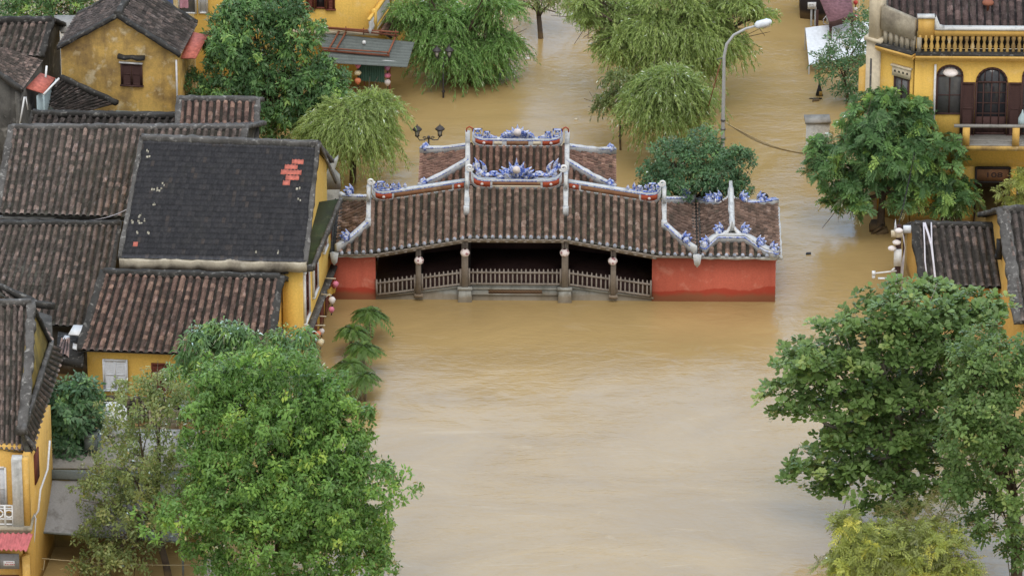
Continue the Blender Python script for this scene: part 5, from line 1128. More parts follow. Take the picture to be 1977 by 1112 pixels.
# ------------------------------------------------------------------ things at the top of the street
st = thing('market_stall', 'market stall with dark maroon roof sheet and posts at the top of the street', 'stall', W(1610, 60))
m = MB(); A, B, C, D = W(1602, 44, 1.9), W(1648, 32, 1.9), W(1640, -30, 2.5), W(1575, -20, 2.5); m.prism([tuple(p) for p in (A, B, C, D)], (0, 0, -.08)); m.build('roof_sheet', 'maroon', st)
m = MB(); m.bar([tuple(A + (0, 0, -.06)), tuple(B + (0, 0, -.06))], .1, .1, .2, .05); m.build('eave_board', 'dark_wood', st)
m = MB()
for px, py in ((1578, 20), (1604, 46), (1646, 36)): p_ = W(px, py, 1.8); m.tube([p_, (p_[0], p_[1], -1.5)], .07, 7)
m.build('post', 'dark_wood', st)
m = MB(); a, b = W(1580, 0, 2.4), W(1540, -12, 2.4); m.prism([(*W(1545, 36)[:2], -.5), (*W(1600, 42)[:2], -.5), (*W(1600, 42)[:2], 2.0), (*W(1545, 36)[:2], 2.0)], (0, 1.5, 0)); m.build('stall_side', 'black_wood', st)
nb = thing('notice_board', 'white notice board on a post before the maroon stall', 'sign', W(1569, 52))
p_ = W(1566, 50); fr = Frame(p_, (1, .03)); m = MB(fr); m.tube([(0, 0, -1), (0, 0, 1.1)], .05, 7); m.tube([(.2, .02, -1), (.2, .02, 1.0)], .05, 7); m.build('post', 'pole_grey', nb)
m = MB(fr); m.box(-.2, .22, -.1, -.05, .95, 1.3); bb = m.build('board', 'white_paint', nb)
m = MB(fr)
for i in range(3): m.box(-.14, .14-.05*(i == 2), -.106, -.1005, 1.03+i*.08, 1.055+i*.08)
m.build('lettering', 'pole_grey', bb)
mb_ = thing('meter_box', 'white meter box with looped cable hanging below the maroon stall roof', 'box', W(1599, 48))
p_ = W(1599, 48); fr = Frame(p_, (1, 0)); m = MB(fr); m.box(-.1, .1, -.12, 0, .12, .55); m.build('case', 'white_paint', mb_)
m = MB(fr); m.tube([(-.02, -.06, .55), (-.02, -.06, 1.4)], .02, 5); m.tube([(-.1, -.06, .5), (-.26, -.06, .3), (-.24, -.06, .08), (-.1, -.06, .02), (.1, -.06, .05)], .025, 5); m.build('cable', 'cable_white', mb_)
tp = thing('white_tarpaulin', 'white tarpaulin sheet stretched over the water behind the climbing shrub', 'tarpaulin', W(1590, 120))
m = MB(); A, B, C, D = W(1562, 126, .5), W(1690, 100, .7), W(1690, 40, 1.3), W(1555, 54, 1.2); V = []; nu, nv = 8, 6
for j in range(nv+1):
    for i in range(nu+1):
        u, v = i/nu, j/nv; V.append((1-u)*(1-v)*A + u*(1-v)*B + u*v*C + (1-u)*v*D + np.array([0, 0, -.1*math.sin(v*3.14)*math.sin(u*3.14) + .02*math.sin(u*14+v*5)]))
idx = np.arange((nu+1)*(nv+1)).reshape(nv+1, nu+1); qd = np.stack([idx[:-1, :-1], idx[:-1, 1:], idx[1:, 1:], idx[1:, :-1]], -1).reshape(-1, 4); V = np.array(V)
m.raw(np.concatenate([V, V - np.array([0, 0, .02])]), np.concatenate([qd, qd[:, ::-1]+len(V)])); m.build('sheet', 'tarp_white', tp, smooth=True)
m = MB()
for p_ in (A, D): m.tube([p_, (p_[0], p_[1], -1.5)], .03, 6)
m.build('pole', 'pole_grey', tp)
db = thing('floating_debris', 'small dark upturned frame with yellow patch sticking out of the water', 'debris', W(1582, 186))
fr = Frame(W(1582, 186), (1, 0)); m = MB(fr); m.prism([(-.2, 0, -.1), (.2, 0, -.1), (.05, .05, .5), (-.05, .05, .5)], (0, .2, 0)); m.tube([(0, .1, .45), (-.02, .1, .85)], .05, 6); m.tube([(-.5, -.3, .0), (.1, -.35, .04)], .04, 5); m.build('frame', 'black', db)
m = MB(fr); m.box(-.02, .14, -.02, -.004, .02, .25); m.build('patch', 'yellow_bright', db)
gt = thing('concrete_block', 'pale concrete wall end standing in the water beside the feathery tree', 'wall', W(1575, 300))
fr = Frame(W(1570, 312), (1, .05)); m = MB(fr); m.box(-.35, .75, 0, .25, -1.5, 2.0); m.build('wall', 'white_plaster', gt)
m = MB(fr); m.box(-.42, .8, -.06, .75, 2.003, 2.12); m.build('coping', 'concrete', gt)

# utility pole with boxes and cameras
up_ = thing('utility_pole', 'dark utility pole crowded with white boxes, lamps and a camera arm by low shop', 'pole', W(1731, 600))
b = W(1731, 590); fr = Frame(b, (1, 0)); m = MB(fr); m.tube([(0, 0, -1.5), (0, 0, 4.1)], [.16, .12], 9); m.tube([(.25, .05, -1), (.24, .05, 3.6)], .04, 6); m.build('post', 'dark_wood', up_)
m = MB(fr); m.box(-.2, .14, -.28, -.11, 2.15, 2.95); m.build('meter_box', 'white_paint', up_)
m = MB(fr); m.box(-.36, -.14, -.3, -.1, 3.65, 3.9); m.box(-.13, .16, -.32, -.1, 3.62, 3.9); m.build('junction_box', 'cream_trim', up_)
for x, z in ((-.1, 3.35), (-.3, 3.05), (-.02, 3.95)): m = MB(fr); m.lathe([(.02, -.1), (.17, -.04), (.2, .04), (.12, .1), (.03, .14)], (x, -.28, z), 10); m.build('flood_light', 'lantern_white', up_)
m = MB(fr); m.prism([(-.24, -.2, 3.95), (-.1, -.2, 3.95), (-.18, -.2, 4.5)], (0, .06, 0)); m.box(.2, .55, -.1, .1, 3.75, 4.05); m.build('antenna', 'tarp_white', up_)
m = MB(fr); m.tube([(-.05, -.14, 1.85), (-1.05, -.2, 1.75)], .035, 6); m.tube([(-.3, -.15, 1.84), (-.15, -.15, 2.0)], .05, 5); ca = m.build('camera_arm', 'white_paint', up_)
m = MB(fr); m.box(-1.18, -1.02, -.3, -.1, 1.7, 1.84); m.lathe([(.02, -.1), (.08, -.06), (.08, .06)], (-1.1, -.2, 1.58), 9); m.box(-.9, -.5, -.3, -.15, 1.5, 1.53); m.build('camera', 'white_paint', ca)
m = MB(fr)
for k in range(4): m.tube([(.1*math.cos(a)+.02, -.2-.02*k, 1.6-.12*k+.2*math.sin(a)) for a in np.linspace(2.6, 6.8, 12)], .018, 5)
th = np.linspace(0, 6.28, 14); m.tube([(.0+.13*math.cos(a), -.2, .6+.13*math.sin(a)) for a in th], .03, 5)
for k in range(5): m.tube([(.1+.03*k, -.12, 4.0-.1*k), (.3, -.1, 3.0), (.14+.03*k, -.12, 2.1), (.2, -.1, .4)], .014, 4)
m.build('cable', 'cable_white', up_)
dw = thing('driftwood', 'heap of dark planks caught against the trunk beside the utility pole', 'planks', W(1695, 448))
fr = Frame(W(1695, 448), (1, 0)); m = MB(fr); m.prism([(-.4, 0, .0), (.35, -.1, .1), (.3, -.1, .35), (-.3, 0, .25)], (0, .4, .2)); m.prism([(-.4, -.2, -.05), (.1, -.3, .45), (.16, -.3, .36), (-.3, -.2, -.1)], (.1, .2, .05)); m.prism([(-.1, -.3, -.1), (.5, -.2, .05), (.4, -.2, .3), (-.1, -.3, .05)], (0, .25, 0)); m.build('planks', 'black_wood', dw)

# street lamps
sl_ = thing('street_light', 'tall grey curved street light standing behind the round tree', 'street light', W(1395, 330))
b = W(1395, 345); YY = b[1]; pth = [(1395, 290), (1397, 180), (1398, 110), (1403, 86), (1417, 68), (1440, 56), (1462, 50)]
P_ = [b - np.array([0, 0, 1.5])] + [WY(x, y, YY) for x, y in pth]; m = MB(); m.tube(P_, [.1, .1, .085, .075, .07, .065, .06, .05], 9); m.build('pole', 'pole_grey', sl_, smooth=True)
h0 = WY(1458, 51, YY); h1 = WY(1490, 42, YY); d_ = (h1-h0); m = MB(); L_ = np.linalg.norm(d_); d_ = d_/L_; n_ = np.cross(d_, (0, 1, 0)); n_ = n_ if n_[2] > 0 else -n_
sec = lambda t, hw, hh: [tuple(h0 + d_*t*L_ + np.array([0, s, 0])*hw + n_*z) for s, z in ((-1, -hh*.5), (1, -hh*.5), (1, hh*.4), (.6, hh), (-.6, hh), (-1, hh*.4))]
V = sum([sec(t, a, c_) for t, a, c_ in ((0, .1, .1), (.15, .19, .17), (.75, .2, .17), (.95, .12, .1), (1, .05, .05))], []); F = [(i*6+k, i*6+(k+1) % 6, (i+1)*6+(k+1) % 6, (i+1)*6+k) for i in range(4) for k in range(6)] + [tuple(range(6))[::-1], tuple(range(24, 30))]
m.raw(V, F); hd = m.build('lamp_head', 'tarp_white', sl_); m = MB(); c_ = h0 + d_*L_*.62 - n_*.14; m.tube([c_ - d_*.18, c_ + d_*.18], .1, 8); m.build('lamp_glass', 'cream_trim', hd)
m = MB()
for y in (232, 250, 268): p_ = WY(1396, y, YY); m.tube([p_ - (0, 0, .05), p_ + (0, 0, .05)], .12, 8)
p_ = WY(1394, 112, YY); m.tube([p_, p_ + np.array([-.25, -.1, -.05])], .03, 5); m.build('clamp', 'mortar_grey', sl_)
cbl = thing('drooping_cable', 'drooping bundle of brown cable from the street light to the feathery tree', 'cable', WY(1398, 238, YY))
a, b_ = WY(1398, 236, YY), WY(1600, 300, YY+1.0); m = MB()
for k in range(3):
    m.tube([a + (b_-a)*t - np.array([0, 0, (.75+.12*k)*4*t*(1-t)*.55]) + np.array([0, .03*k, .03*math.sin(t*9+k)]) for t in np.linspace(0, 1, 14)], .022, 5)
p_ = WY(1408, 243, YY); m.tube([p_, p_ + np.array([-.04, 0, .35])], .012, 4); m.build('cable', 'rope', cbl)
gw = thing('guy_wire', 'thin rusty guy rod slanting from the street light into the water', 'rod', W(1367, 200)); m = MB(); m.tube([WY(1392, 118, YY), WY(1368, 205, YY+.3)], .025, 5); m.build('rod', 'rust', gw)

def lantern_head(root, c, s=1.0):
    m = MB(Frame(c, (1, 0)))
    for a in range(4):
        t0 = math.pi/4 + a*math.pi/2; m.tube([(.1*s*math.cos(t0), .1*s*math.sin(t0), 0), (.16*s*math.cos(t0), .16*s*math.sin(t0), .3*s)], .016, 4)
    m.lathe([(.12*s, -.03), (.1*s, .0)], (0, 0, 0), 8); m.lathe([(.24*s, .3*s), (.2*s, .36*s), (.09*s, .46*s), (.03*s, .5*s), (.02*s, .58*s)], (0, 0, 0), 8); m.lathe([(.03, -.12), (.06, -.03)], (0, 0, 0), 6); h = m.build('lantern_frame', 'lamp_metal', root)
    m = MB(Frame(c, (1, 0))); m.lathe([(.08*s, .005), (.125*s, .295*s)], (0, 0, 0), 8); m.build('lamp_glass', 'lamp_glass', h)
def twin_lamp(label, px, ytop, hgt, arm=.54, group='twin street lanterns standing in the flood'):
    Y0 = (W(px, ytop + hgt*37.42)[1]); b = WY(px, ytop + hgt*37.42, Y0); t_ = thing('twin_lantern', label, 'street lamp', b, group); fr = Frame(b, (1, .05)); top = hgt - .52
    m = MB(fr); m.tube([(0, 0, -1.5), (0, 0, top-.15)], [.055, .04], 8); m.lathe([(.09, .3), (.09, .36)], (0, 0, 0), 8); m.lathe([(.06, top-.2), (.09, top-.12), (.05, top-.05)], (0, 0, 0), 8); m.build('pole', 'lamp_metal', t_)
    m = MB(fr)
    for s in (-1, 1):
        m.tube([(0, 0, top-.14), (s*arm*.4, 0, top-.26), (s*arm*.8, 0, top-.26), (s*arm, 0, top-.05)], .025, 6); spiral(m, s*arm*.35, 0, top-.15, .09, 1.4, s, .016)
    m.build('arm', 'lamp_metal', t_)
    for s in (-1, 1): lantern_head(t_, fr.pt(s*arm, 0, top))
twin_lamp('black twin lantern lamp rising beside the shrine, its arms against pale water', 828, 240, 2.6)
twin_lamp('black twin lantern lamp half hidden by the grey-leaved shrub', 1197, 178, 2.6)
twin_lamp('dark twin lantern lamp standing against the drooping willow', 856, 86, 2.75, .3)
Y0 = W(704, 185)[1]; b = WY(704, 185, Y0); sp_ = thing('slim_lamp', 'slim rusty lamp post with one small globe before the corrugated awning', 'street lamp', b)
fr = Frame(b, (1, 0)); m = MB(fr); m.tube([(0, 0, -1.5), (0, 0, 2.75)], [.05, .03], 7); m.build('pole', 'rust', sp_)
m = MB(fr); m.lathe([(.02, -.08), (.1, 0), (.08, .1), (.02, .14)], (0, 0, 2.82), 10); m.build('globe', 'white_paint', sp_)

# hanging cloth lanterns
def cloth_lantern(name, label, c, mat, group, r=.17, shape='pear'):
    t_ = thing(name, label, 'lantern', c, group); m = MB()
    pf = [(.03, r*1.1), (r*.75, r*.75), (r, r*.25), (r*.8, -r*.35), (r*.35, -r*.95), (.03, -r*1.15)] if shape == 'pear' else [(.03, r*.8), (r*.7, r*.6), (r*1.1, 0), (r*.7, -r*.6), (.03, -r*.8)]
    m.lathe(pf[::-1], c, 12); m.build('cloth', mat, t_, smooth=True)
    m = MB(); m.tube([c + (0, 0, r), c + (0, 0, r*1.5)], .012, 4); m.tube([c - (0, 0, r), c - (0, 0, r*1.9)], [.02, .035], 5); m.build('tassel', 'lamp_metal', t_); return t_
G1 = 'cloth lanterns in two hanging strings under the awning'
YA = W(690, 205)[1]
for px, py, mat, what, shp in ((691, 126, 'lantern_pink', 'pink top lantern of the string beside the large dark tree', 'pear'), (691, 141, 'lantern_cream', 'cream middle lantern of the string beside the large dark tree', 'flat'), (691, 157, 'lantern_orange', 'orange bottom lantern of the string beside the large dark tree', 'pear'),
    (748, 130, 'lantern_purple', 'purple top lantern of the string at the awning corner', 'pear'), (748, 146, 'lantern_pink', 'rose middle lantern of the string at the awning corner', 'flat'), (748, 160, 'lantern_white', 'white bottom lantern of the string at the awning corner', 'pear')):
    cloth_lantern('cloth_lantern', what, WY(px, py, YA), mat, G1, .165, shp)
G2 = 'cloth lanterns along the corner house facade'
for px, py, mat, what, r_ in ((648, 549, 'lantern_pink', 'bright pink lantern against the red end wall of the bridge', .15), (641, 580, 'lantern_white', 'white lantern hung under the yellow cloth by the bridge end', .17), (640, 598, 'lantern_pink', 'faded pink lantern low on the facade near the bridge', .14), (614, 645, 'lantern_orange', 'peach lantern on the facade rack above the cream one', .15), (621, 640, 'lantern_white', 'pale pink-white lantern beside the peach one on the facade rack', .14), (619, 661, 'lantern_cream', 'cream lantern lowest on the facade rack above the mango tree', .17)):
    c = W(px, py, .9 if py > 600 else 1.7); cloth_lantern('cloth_lantern', what, c, mat, G2, r_)
    m = MB(); 
rk = thing('lantern_rack', 'thin white horizontal poles sticking out from the yellow facade', 'poles', W(620, 640, 1)); m = MB()
for (xa, ya), (xb, yb), z in (((596, 655), (626, 657), .9), ((600, 628), (628, 628), 1.3), ((612, 610), (630, 611), 1.5), ((628, 537), (648, 538), 2.0), ((620, 568), (640, 570), 1.9), ((620, 580), (646, 560), 1.6)): m.tube([W(xa, ya, z), W(xb, yb, z)], .03, 5)
m.build('poles', 'cream_trim', rk)
yc_ = thing('yellow_cloth', 'crumpled yellow cloth awning on the facade corner near the bridge', 'cloth', W(640, 566, 1.7)); m = MB(); V = []
A, B, C, D = W(628, 572, 1.5), W(646, 566, 1.5), W(648, 556, 1.9), W(634, 556, 2.0)
for j in range(5):
    for i in range(6): u, v = i/5, j/4; V.append((1-u)*(1-v)*A + u*(1-v)*B + u*v*C + (1-u)*v*D + np.array([0, 0, .07*math.sin(u*9+v*4)]))
idx = np.arange(30).reshape(5, 6); qd = np.stack([idx[:-1, :-1], idx[:-1, 1:], idx[1:, 1:], idx[1:, :-1]], -1).reshape(-1, 4); V = np.array(V); m.raw(np.concatenate([V, V-(0, 0, .04)]), np.concatenate([qd, qd[:, ::-1]+30])); m.build('cloth', 'yellow_bright', yc_)
G3 = 'lanterns on poles at the top of the street'
YB = W(1640, 60)[1]
for px, py, mat, what, shp in ((1635, 8, 'lantern_white', 'white lantern above the flat red one by the maroon stall', 'pear'), (1635, 22, 'lantern_red', 'flat red and white lantern beside the maroon stall', 'flat'), (1652, 6, 'lantern_red', 'red lantern at the top of the string by the climbing shrub', 'pear'), (1652, 19, 'lantern_white', 'white lantern in the middle of the string by the climbing shrub', 'pear'), (1651, 31, 'lantern_pink', 'pale pink lantern at the bottom of the string by the climbing shrub', 'pear')):
    cloth_lantern('cloth_lantern', what, WY(px, py, YB), mat, G3, .12, shp)
lp = thing('lantern_pole', 'tan bamboo poles holding lanterns beside the climbing shrub', 'poles', W(1645, 75)); m = MB()
for px in (1645, 1647, 1659): p_ = WY(px, 0, YB+.1); m.tube([(p_[0], p_[1], -1), (p_[0], p_[1], 3.0)], .03, 6)
m.build('poles', 'cream_trim', lp)
# washing on the balcony behind the gable house
for px, mat, what in ((326, 'cloth_blue', 'blue shirt hung to dry behind the mould-stained gable roof'), (355, 'cloth_pink', 'pink patterned cloth hung to dry beside the white shutter')):
    c = WY(px, -2, fJ.o[1]-.6); t_ = thing('hung_cloth', what, 'laundry', c, 'washing hung out to dry'); m = MB(); V = []
    for j in range(7):
        for i in range(7): V.append(c + np.array([(i-3)*.07, .05*math.sin(i*1.8+j*.4), -.1*j + .1]))
    idx = np.arange(49).reshape(7, 7); qd = np.stack([idx[:-1, :-1], idx[:-1, 1:], idx[1:, 1:], idx[1:, :-1]], -1).reshape(-1, 4); V = np.array(V); m.raw(np.concatenate([V, V+(0, .03, 0)]), np.concatenate([qd[:, ::-1], qd+49])); m.build('cloth', mat, t_, smooth=True)
oc = thing('overhead_cable', 'thin slack cable from the utility pole to the colonial house wall', 'cable', W(1731, 590)); m = MB()
a, b_ = W(1733, 440, 3.95), fK.pt(.3, -.05, 5.2)
for k in range(2): m.tube([a + (b_-a)*t - np.array([0, 0, (.3+.15*k)*4*t*(1-t)]) for t in np.linspace(0, 1, 10)], .016, 4)
m.build('cable', 'black', oc)
oc = thing('overhead_cable', 'thin pale cable sagging over the gutter beside the black tiled roof', 'cable', W(210, 580)); m = MB()
a, b_ = W(172, 425, 4.4), W(246, 404, 5.3); m.tube([a + (b_-a)*t - np.array([0, 0, .12*4*t*(1-t)]) for t in np.linspace(0, 1, 8)], .018, 4); m.build('cable', 'cable_white', oc)
G4 = 'litter drifting on the flood'
for px, py, mat, what, sz in ((1018, 115, 'lantern_white', 'white scrap of plastic drifting between the two big willows', .16), (1561, 491, 'black', 'small dark scrap drifting to the side of the long red wall', .14), (1112, 232, 'cream_trim', 'pale twig drifting near the mop-headed willow', .1), (1575, 195, 'black_wood', 'dark stick drifting under the upturned frame', .2)):
    c = W(px, py); t_ = thing('drifting_litter', what, 'litter', c, G4); m = MB(Frame(c, (1, .3))); m.prism([(-sz, -.3*sz, -.02), (.7*sz, -.5*sz, -.02), (sz, .4*sz, -.02), (-.5*sz, .6*sz, -.02)], (0, .02, .08)); m.build('scrap', mat, t_)
rp = thing('mooring_rope', 'thin pale rope stretched across the flooded yard below the grey canvas', 'rope', W(200, 1085, .8)); m = MB(); a, b_ = W(60, 1075, .9), W(380, 1090, .9)
m.tube([a + (b_-a)*t - np.array([0, 0, .25*4*t*(1-t)*.5]) for t in np.linspace(0, 1, 12)], .02, 5); m.tube([W(70, 1077, .9), W(76, 1096, .6), W(84, 1100, .5), W(86, 1080, .85)], .016, 5); m.build('rope', 'rope', rp)
pv = thing('grey_ruin', 'weathered grey stone gate finial between the black roof and the willow', 'finial', W(645, 440)); p_ = W(642, 400, 1.6); fr = Frame((p_[0], p_[1], 0), (1, 0))
m = MB(fr); m.box(-.35, .35, -.2, .3, -1.5, 2.6); m.prism([(-.4, -.2, 2.6), (.4, -.2, 2.6), (.35, -.2, 3.2), (.1, -.2, 3.5), (.3, -.2, 4.2), (-.1, -.2, 3.8), (-.35, -.2, 3.0)], (0, .4, 0)); m.build('stone', 'stone', pv)

# ------------------------------------------------------------------ trees
def tree(name, label, ground, fork_px, blobs, mat, fill, r0=.2, group=None, bark='bark', cat='tree'):
    """fill(chunks, blobs) makes the leaves; limbs run from the fork into every blob"""
    b = W(*ground); t_ = thing(name, label, cat, b, group); Y = b[1]
    ch = []; fill(ch, blobs); leaves_obj(ch, 'crown', mat, t_)
    m = MB(); fk = WY(*fork_px, Y); limbs(m, b - np.array([0, 0, 1.5]), fk, [c for c, r in blobs], r0); m.build('trunk', bark, t_)
    return t_
def B(Y, *specs): return [blob(x, y, rx, ry, Y, dy) for x, y, rx, ry, dy in specs]
def fill_ros(dens, k, L, Wd, **kw):
    cl = {a: kw.pop(a) for a in ('low', 'inner', 'lump') if a in kw}
    def f(ch, blobs): P_, O, T = clumps(blobs, dens, **cl); rosettes(ch, P_, O, T, k, L, Wd, **kw)
    return f
def fill_pin(dens, k, Lr, pairs, L, Wd, **kw):
    cl = {a: kw.pop(a) for a in ('low', 'inner', 'lump') if a in kw}
    def f(ch, blobs): P_, O, T = clumps(blobs, dens, **cl); pinnate(ch, P_, O, T, k, Lr, pairs, L, Wd, **kw)
    return f
def sub_blobs(blobs, n, f=.42, zf=.85):
    """break big masses into boughs of uneven size"""
    out = []
    for c, r in blobs:
        c = np.array(c); r = np.array(r)
        for _ in range(n):
            d = norm(RNG.normal(size=3)); d[2] = d[2]*.9 + .1; k = RNG.uniform(.55, .95); s = f*RNG.uniform(.7, 1.25); out.append((c + r*d*k, r*np.array([s, s, s*zf])))
        out.append((c, r*.72))
    return out

# large dense tree by the yellow upper storey
Y = W(530, 292)[1]
bl = B(Y, (505, 75, 100, 75, .3), (440, 165, 75, 70, -.3), (600, 175, 75, 70, -.4), (520, 190, 110, 62, -.8), (570, 75, 60, 65, 0), (450, 75, 55, 60, .2), (640, 150, 42, 42, 0), (405, 190, 40, 45, -.2), (545, 20, 60, 40, .5), (480, 20, 50, 35, .5), (560, 235, 100, 32, -.5))
tree('mango_tree', 'large dense dark green tree rising behind the old roofs beside the awning', (530, 292), (525, 200), bl, 'leaf_mango', lambda c, b: fill_ros(4.8, 30, .27, .11, droop=.4, spread=(8, 105), young=.14, csize=.29, up=.55, lump=.25, dome=.5)(c, sub_blobs(b, 5)), .25)

# bright broad tree in the near left corner, a mango behind it, an olive one beside it
Y = W(550, 1160)[1]
bl = B(Y, (530, 760, 120, 80, .5), (450, 770, 60, 50, .4), (520, 870, 140, 105, -.5), (620, 880, 88, 110, -.2), (440, 815, 75, 75, .2), (560, 980, 190, 110, -1.2), (665, 1000, 68, 62, -.2), (440, 940, 75, 85, -.5), (490, 1060, 95, 80, -1), (620, 1085, 130, 65, -1.4), (705, 1060, 50, 48, -.6), (670, 830, 45, 55, .5), (640, 775, 40, 45, .8), (585, 940, 110, 80, -1), (600, 1010, 120, 80, -1.6), (390, 1040, 34, 36, -.4))
tree('broad_tree', 'biggest bright green tree with bushy leaf tufts, filling the corner below the low house', (550, 1160), (540, 1000), bl, 'leaf_bright', lambda c, b: fill_ros(3.6, 36, .24, .11, droop=.2, spread=(5, 100), young=.1, csize=.32, up=.8, lump=.28, inner=.2, dome=.62)(c, sub_blobs(b, 7, .36)), .32)
Y = W(480, 868)[1]
bl = B(Y, (455, 655, 58, 40, 0), (390, 672, 52, 44, .2), (560, 682, 60, 42, .2), (500, 720, 95, 45, -.3), (370, 725, 45, 40, 0), (590, 720, 40, 38, 0))
tree('mango_tree', 'drooping-leaved mango with pale young shoots against the red-brown tiled roof', (480, 868), (470, 760), bl, 'leaf_mango', lambda c, b: fill_ros(6.5, 18, .4, .095, droop=.85, spread=(30, 115), young=.36, csize=.22, up=.5, base_t=.45)(c, sub_blobs(b, 4)), .18)
Y = W(330, 1112)[1]
bl = B(Y, (265, 790, 70, 60, .3), (300, 860, 85, 70, 0), (240, 900, 75, 60, .2), (205, 960, 65, 55, 0), (270, 975, 85, 70, -.4), (215, 1035, 65, 60, -.4), (330, 960, 55, 70, 0), (190, 1085, 45, 40, -.3), (320, 760, 45, 40, .5), (250, 1070, 60, 45, -.5))
tree('olive_tree', 'thin grey-olive tree with open crown leaning over the grey canvas', (335, 1112), (300, 1010), bl, 'leaf_olive', lambda c, b: fill_ros(3.2, 24, .19, .1, dome=.4, droop=.2, spread=(10, 110), young=.3, base_t=.55, csize=.27, up=.5, lump=.25, inner=.15)(c, sub_blobs(b, 5, .36)), .17)
Y = W(140, 1000)[1]
bl = B(Y, (140, 790, 48, 55, 0), (135, 860, 46, 50, -.2), (160, 770, 28, 35, -.2), (118, 830, 28, 40, 0))
tree('young_tree', 'narrow dark green tree squeezed between the steep roof and the white shutters', (140, 1000), (138, 880), bl, 'leaf_dark', fill_ros(10, 16, .27, .14, droop=.4, spread=(30, 110), young=.16, csize=.2, mid=.45), .1)

# almond trees in the near right corner: flat tiers of broad leaves
Y = W(1735, 1010)[1]
bl = B(Y, (1770, 590, 135, 30, .5), (1860, 600, 80, 34, .9), (1690, 612, 90, 24, .2), (1612, 640, 48, 18, 0), (1790, 650, 150, 34, .1), (1700, 668, 110, 26, -.2), (1850, 690, 80, 40, .3), (1590, 722, 110, 28, -.3), (1520, 762, 72, 22, -.4), (1690, 735, 120, 34, -.1), (1800, 750, 120, 40, .2), (1565, 700, 60, 20, 0), (1640, 790, 120, 28, -.5), (1555, 795, 60, 16, -.5), (1740, 825, 130, 36, -.3), (1830, 850, 90, 46, 0), (1610, 890, 100, 24, -.6), (1560, 915, 50, 14, -.7), (1690, 925, 120, 32, -.6), (1800, 920, 100, 44, -.3), (1640, 850, 70, 22, -.5), (1720, 975, 60, 20, -.8), (1600, 945, 40, 14, -.8))
tree('almond_tree', 'wide spreading almond tree with flat tiers of broad leaves over the water', (1735, 1010), (1745, 880), bl, 'leaf_almond', lambda c, b: fill_ros(4.6, 15, .31, .21, mid=.66, droop=.08, spread=(40, 95), young=.12, csize=.18, up=1.5, lump=.2, low=-.1, inner=.15)(c, sub_blobs(b, 4, .45, .6)), .3, bark='bark_pale')
Y = W(1965, 1120)[1]
bl = B(Y, (1880, 720, 50, 50, .3), (1860, 820, 45, 60, 0), (1865, 930, 50, 50, -.2), (1930, 690, 70, 55, .5), (1900, 770, 75, 65, 0), (1960, 790, 80, 90, .3), (1900, 860, 85, 70, -.4), (1960, 930, 85, 80, -.3), (1925, 1000, 70, 50, -.6), (1965, 1070, 45, 40, -.6))
tree('almond_tree', 'dense almond tree with smaller leaves cut by the frame edge below the tall tiled house', (1965, 1120), (1960, 960), bl, 'leaf_almond', lambda c, b: fill_ros(5.5, 18, .25, .14, mid=.62, droop=.2, spread=(30, 105), young=.2, csize=.2, up=.9, lump=.25, base_t=.3)(c, sub_blobs(b, 4, .4)), .25)
Y = W(1745, 1190)[1]
bl = B(Y, (1650, 1035, 45, 26, 0), (1720, 1060, 75, 45, 0), (1800, 1060, 75, 45, 0), (1740, 1100, 110, 45, -.3), (1640, 1085, 45, 30, 0), (1850, 1095, 45, 35, 0), (1625, 1010, 26, 20, 0))
tree('yellow_shrub', 'low yellow-green feathery tree at the bottom of the picture', (1745, 1190), (1740, 1130), bl, 'leaf_yellow', lambda c, b: fill_pin(5.5, 6, .5, 6, .17, .06, young=.2, base_t=.45, lump=.25)(c, sub_blobs(b, 4)), .1)
Y = W(1815, 1080)[1]
bl = B(Y, (1815, 975, 38, 26, 0), (1850, 950, 28, 24, 0), (1770, 1005, 45, 22, 0), (1720, 1000, 40, 20, 0))
tree('dry_shrub', 'sparse brownish shrub with yellowing leaves below the almond tiers', (1815, 1080), (1800, 1030), bl, 'leaf_olive', fill_pin(6, 4, .4, 5, .15, .05, young=.5, base_t=.55, lump=.3), .07, bark='bark_pale')

# feathery tree in front of the colonial house
Y = W(1697, 445)[1]
bl = B(Y, (1700, 225, 75, 55, .2), (1640, 290, 75, 50, 0), (1720, 290, 90, 60, -.2), (1800, 300, 75, 55, 0), (1620, 350, 55, 40, -.2), (1700, 360, 95, 45, -.5), (1800, 370, 85, 40, -.3), (1860, 375, 30, 32, -.1), (1765, 235, 45, 40, .2), (1640, 395, 45, 25, -.3), (1580, 300, 22, 28, 0), (1690, 190, 35, 24, .2))
tree('feathery_tree', 'feathery-leaved tree with yellow tips hiding the colonial house corner', (1697, 445), (1705, 370), bl, 'leaf_mango', lambda c, b: fill_pin(3.6, 7, .46, 7, .2, .075, young=.2, base_t=.46, lump=.25, droop=.7)(c, sub_blobs(b, 5, .4)), .2)
Y = W(1975, 470)[1]
tree('feathery_tree', 'small yellow-green feathery branch tree before the dark doorway at the frame edge', (1978, 470), (1975, 410), B(Y, (1965, 375, 32, 22, 0), (1985, 350, 25, 20, 0), (1975, 395, 25, 16, 0)), 'leaf_yellow', fill_pin(6, 5, .45, 6, .17, .06, young=.15, base_t=.4), .07)
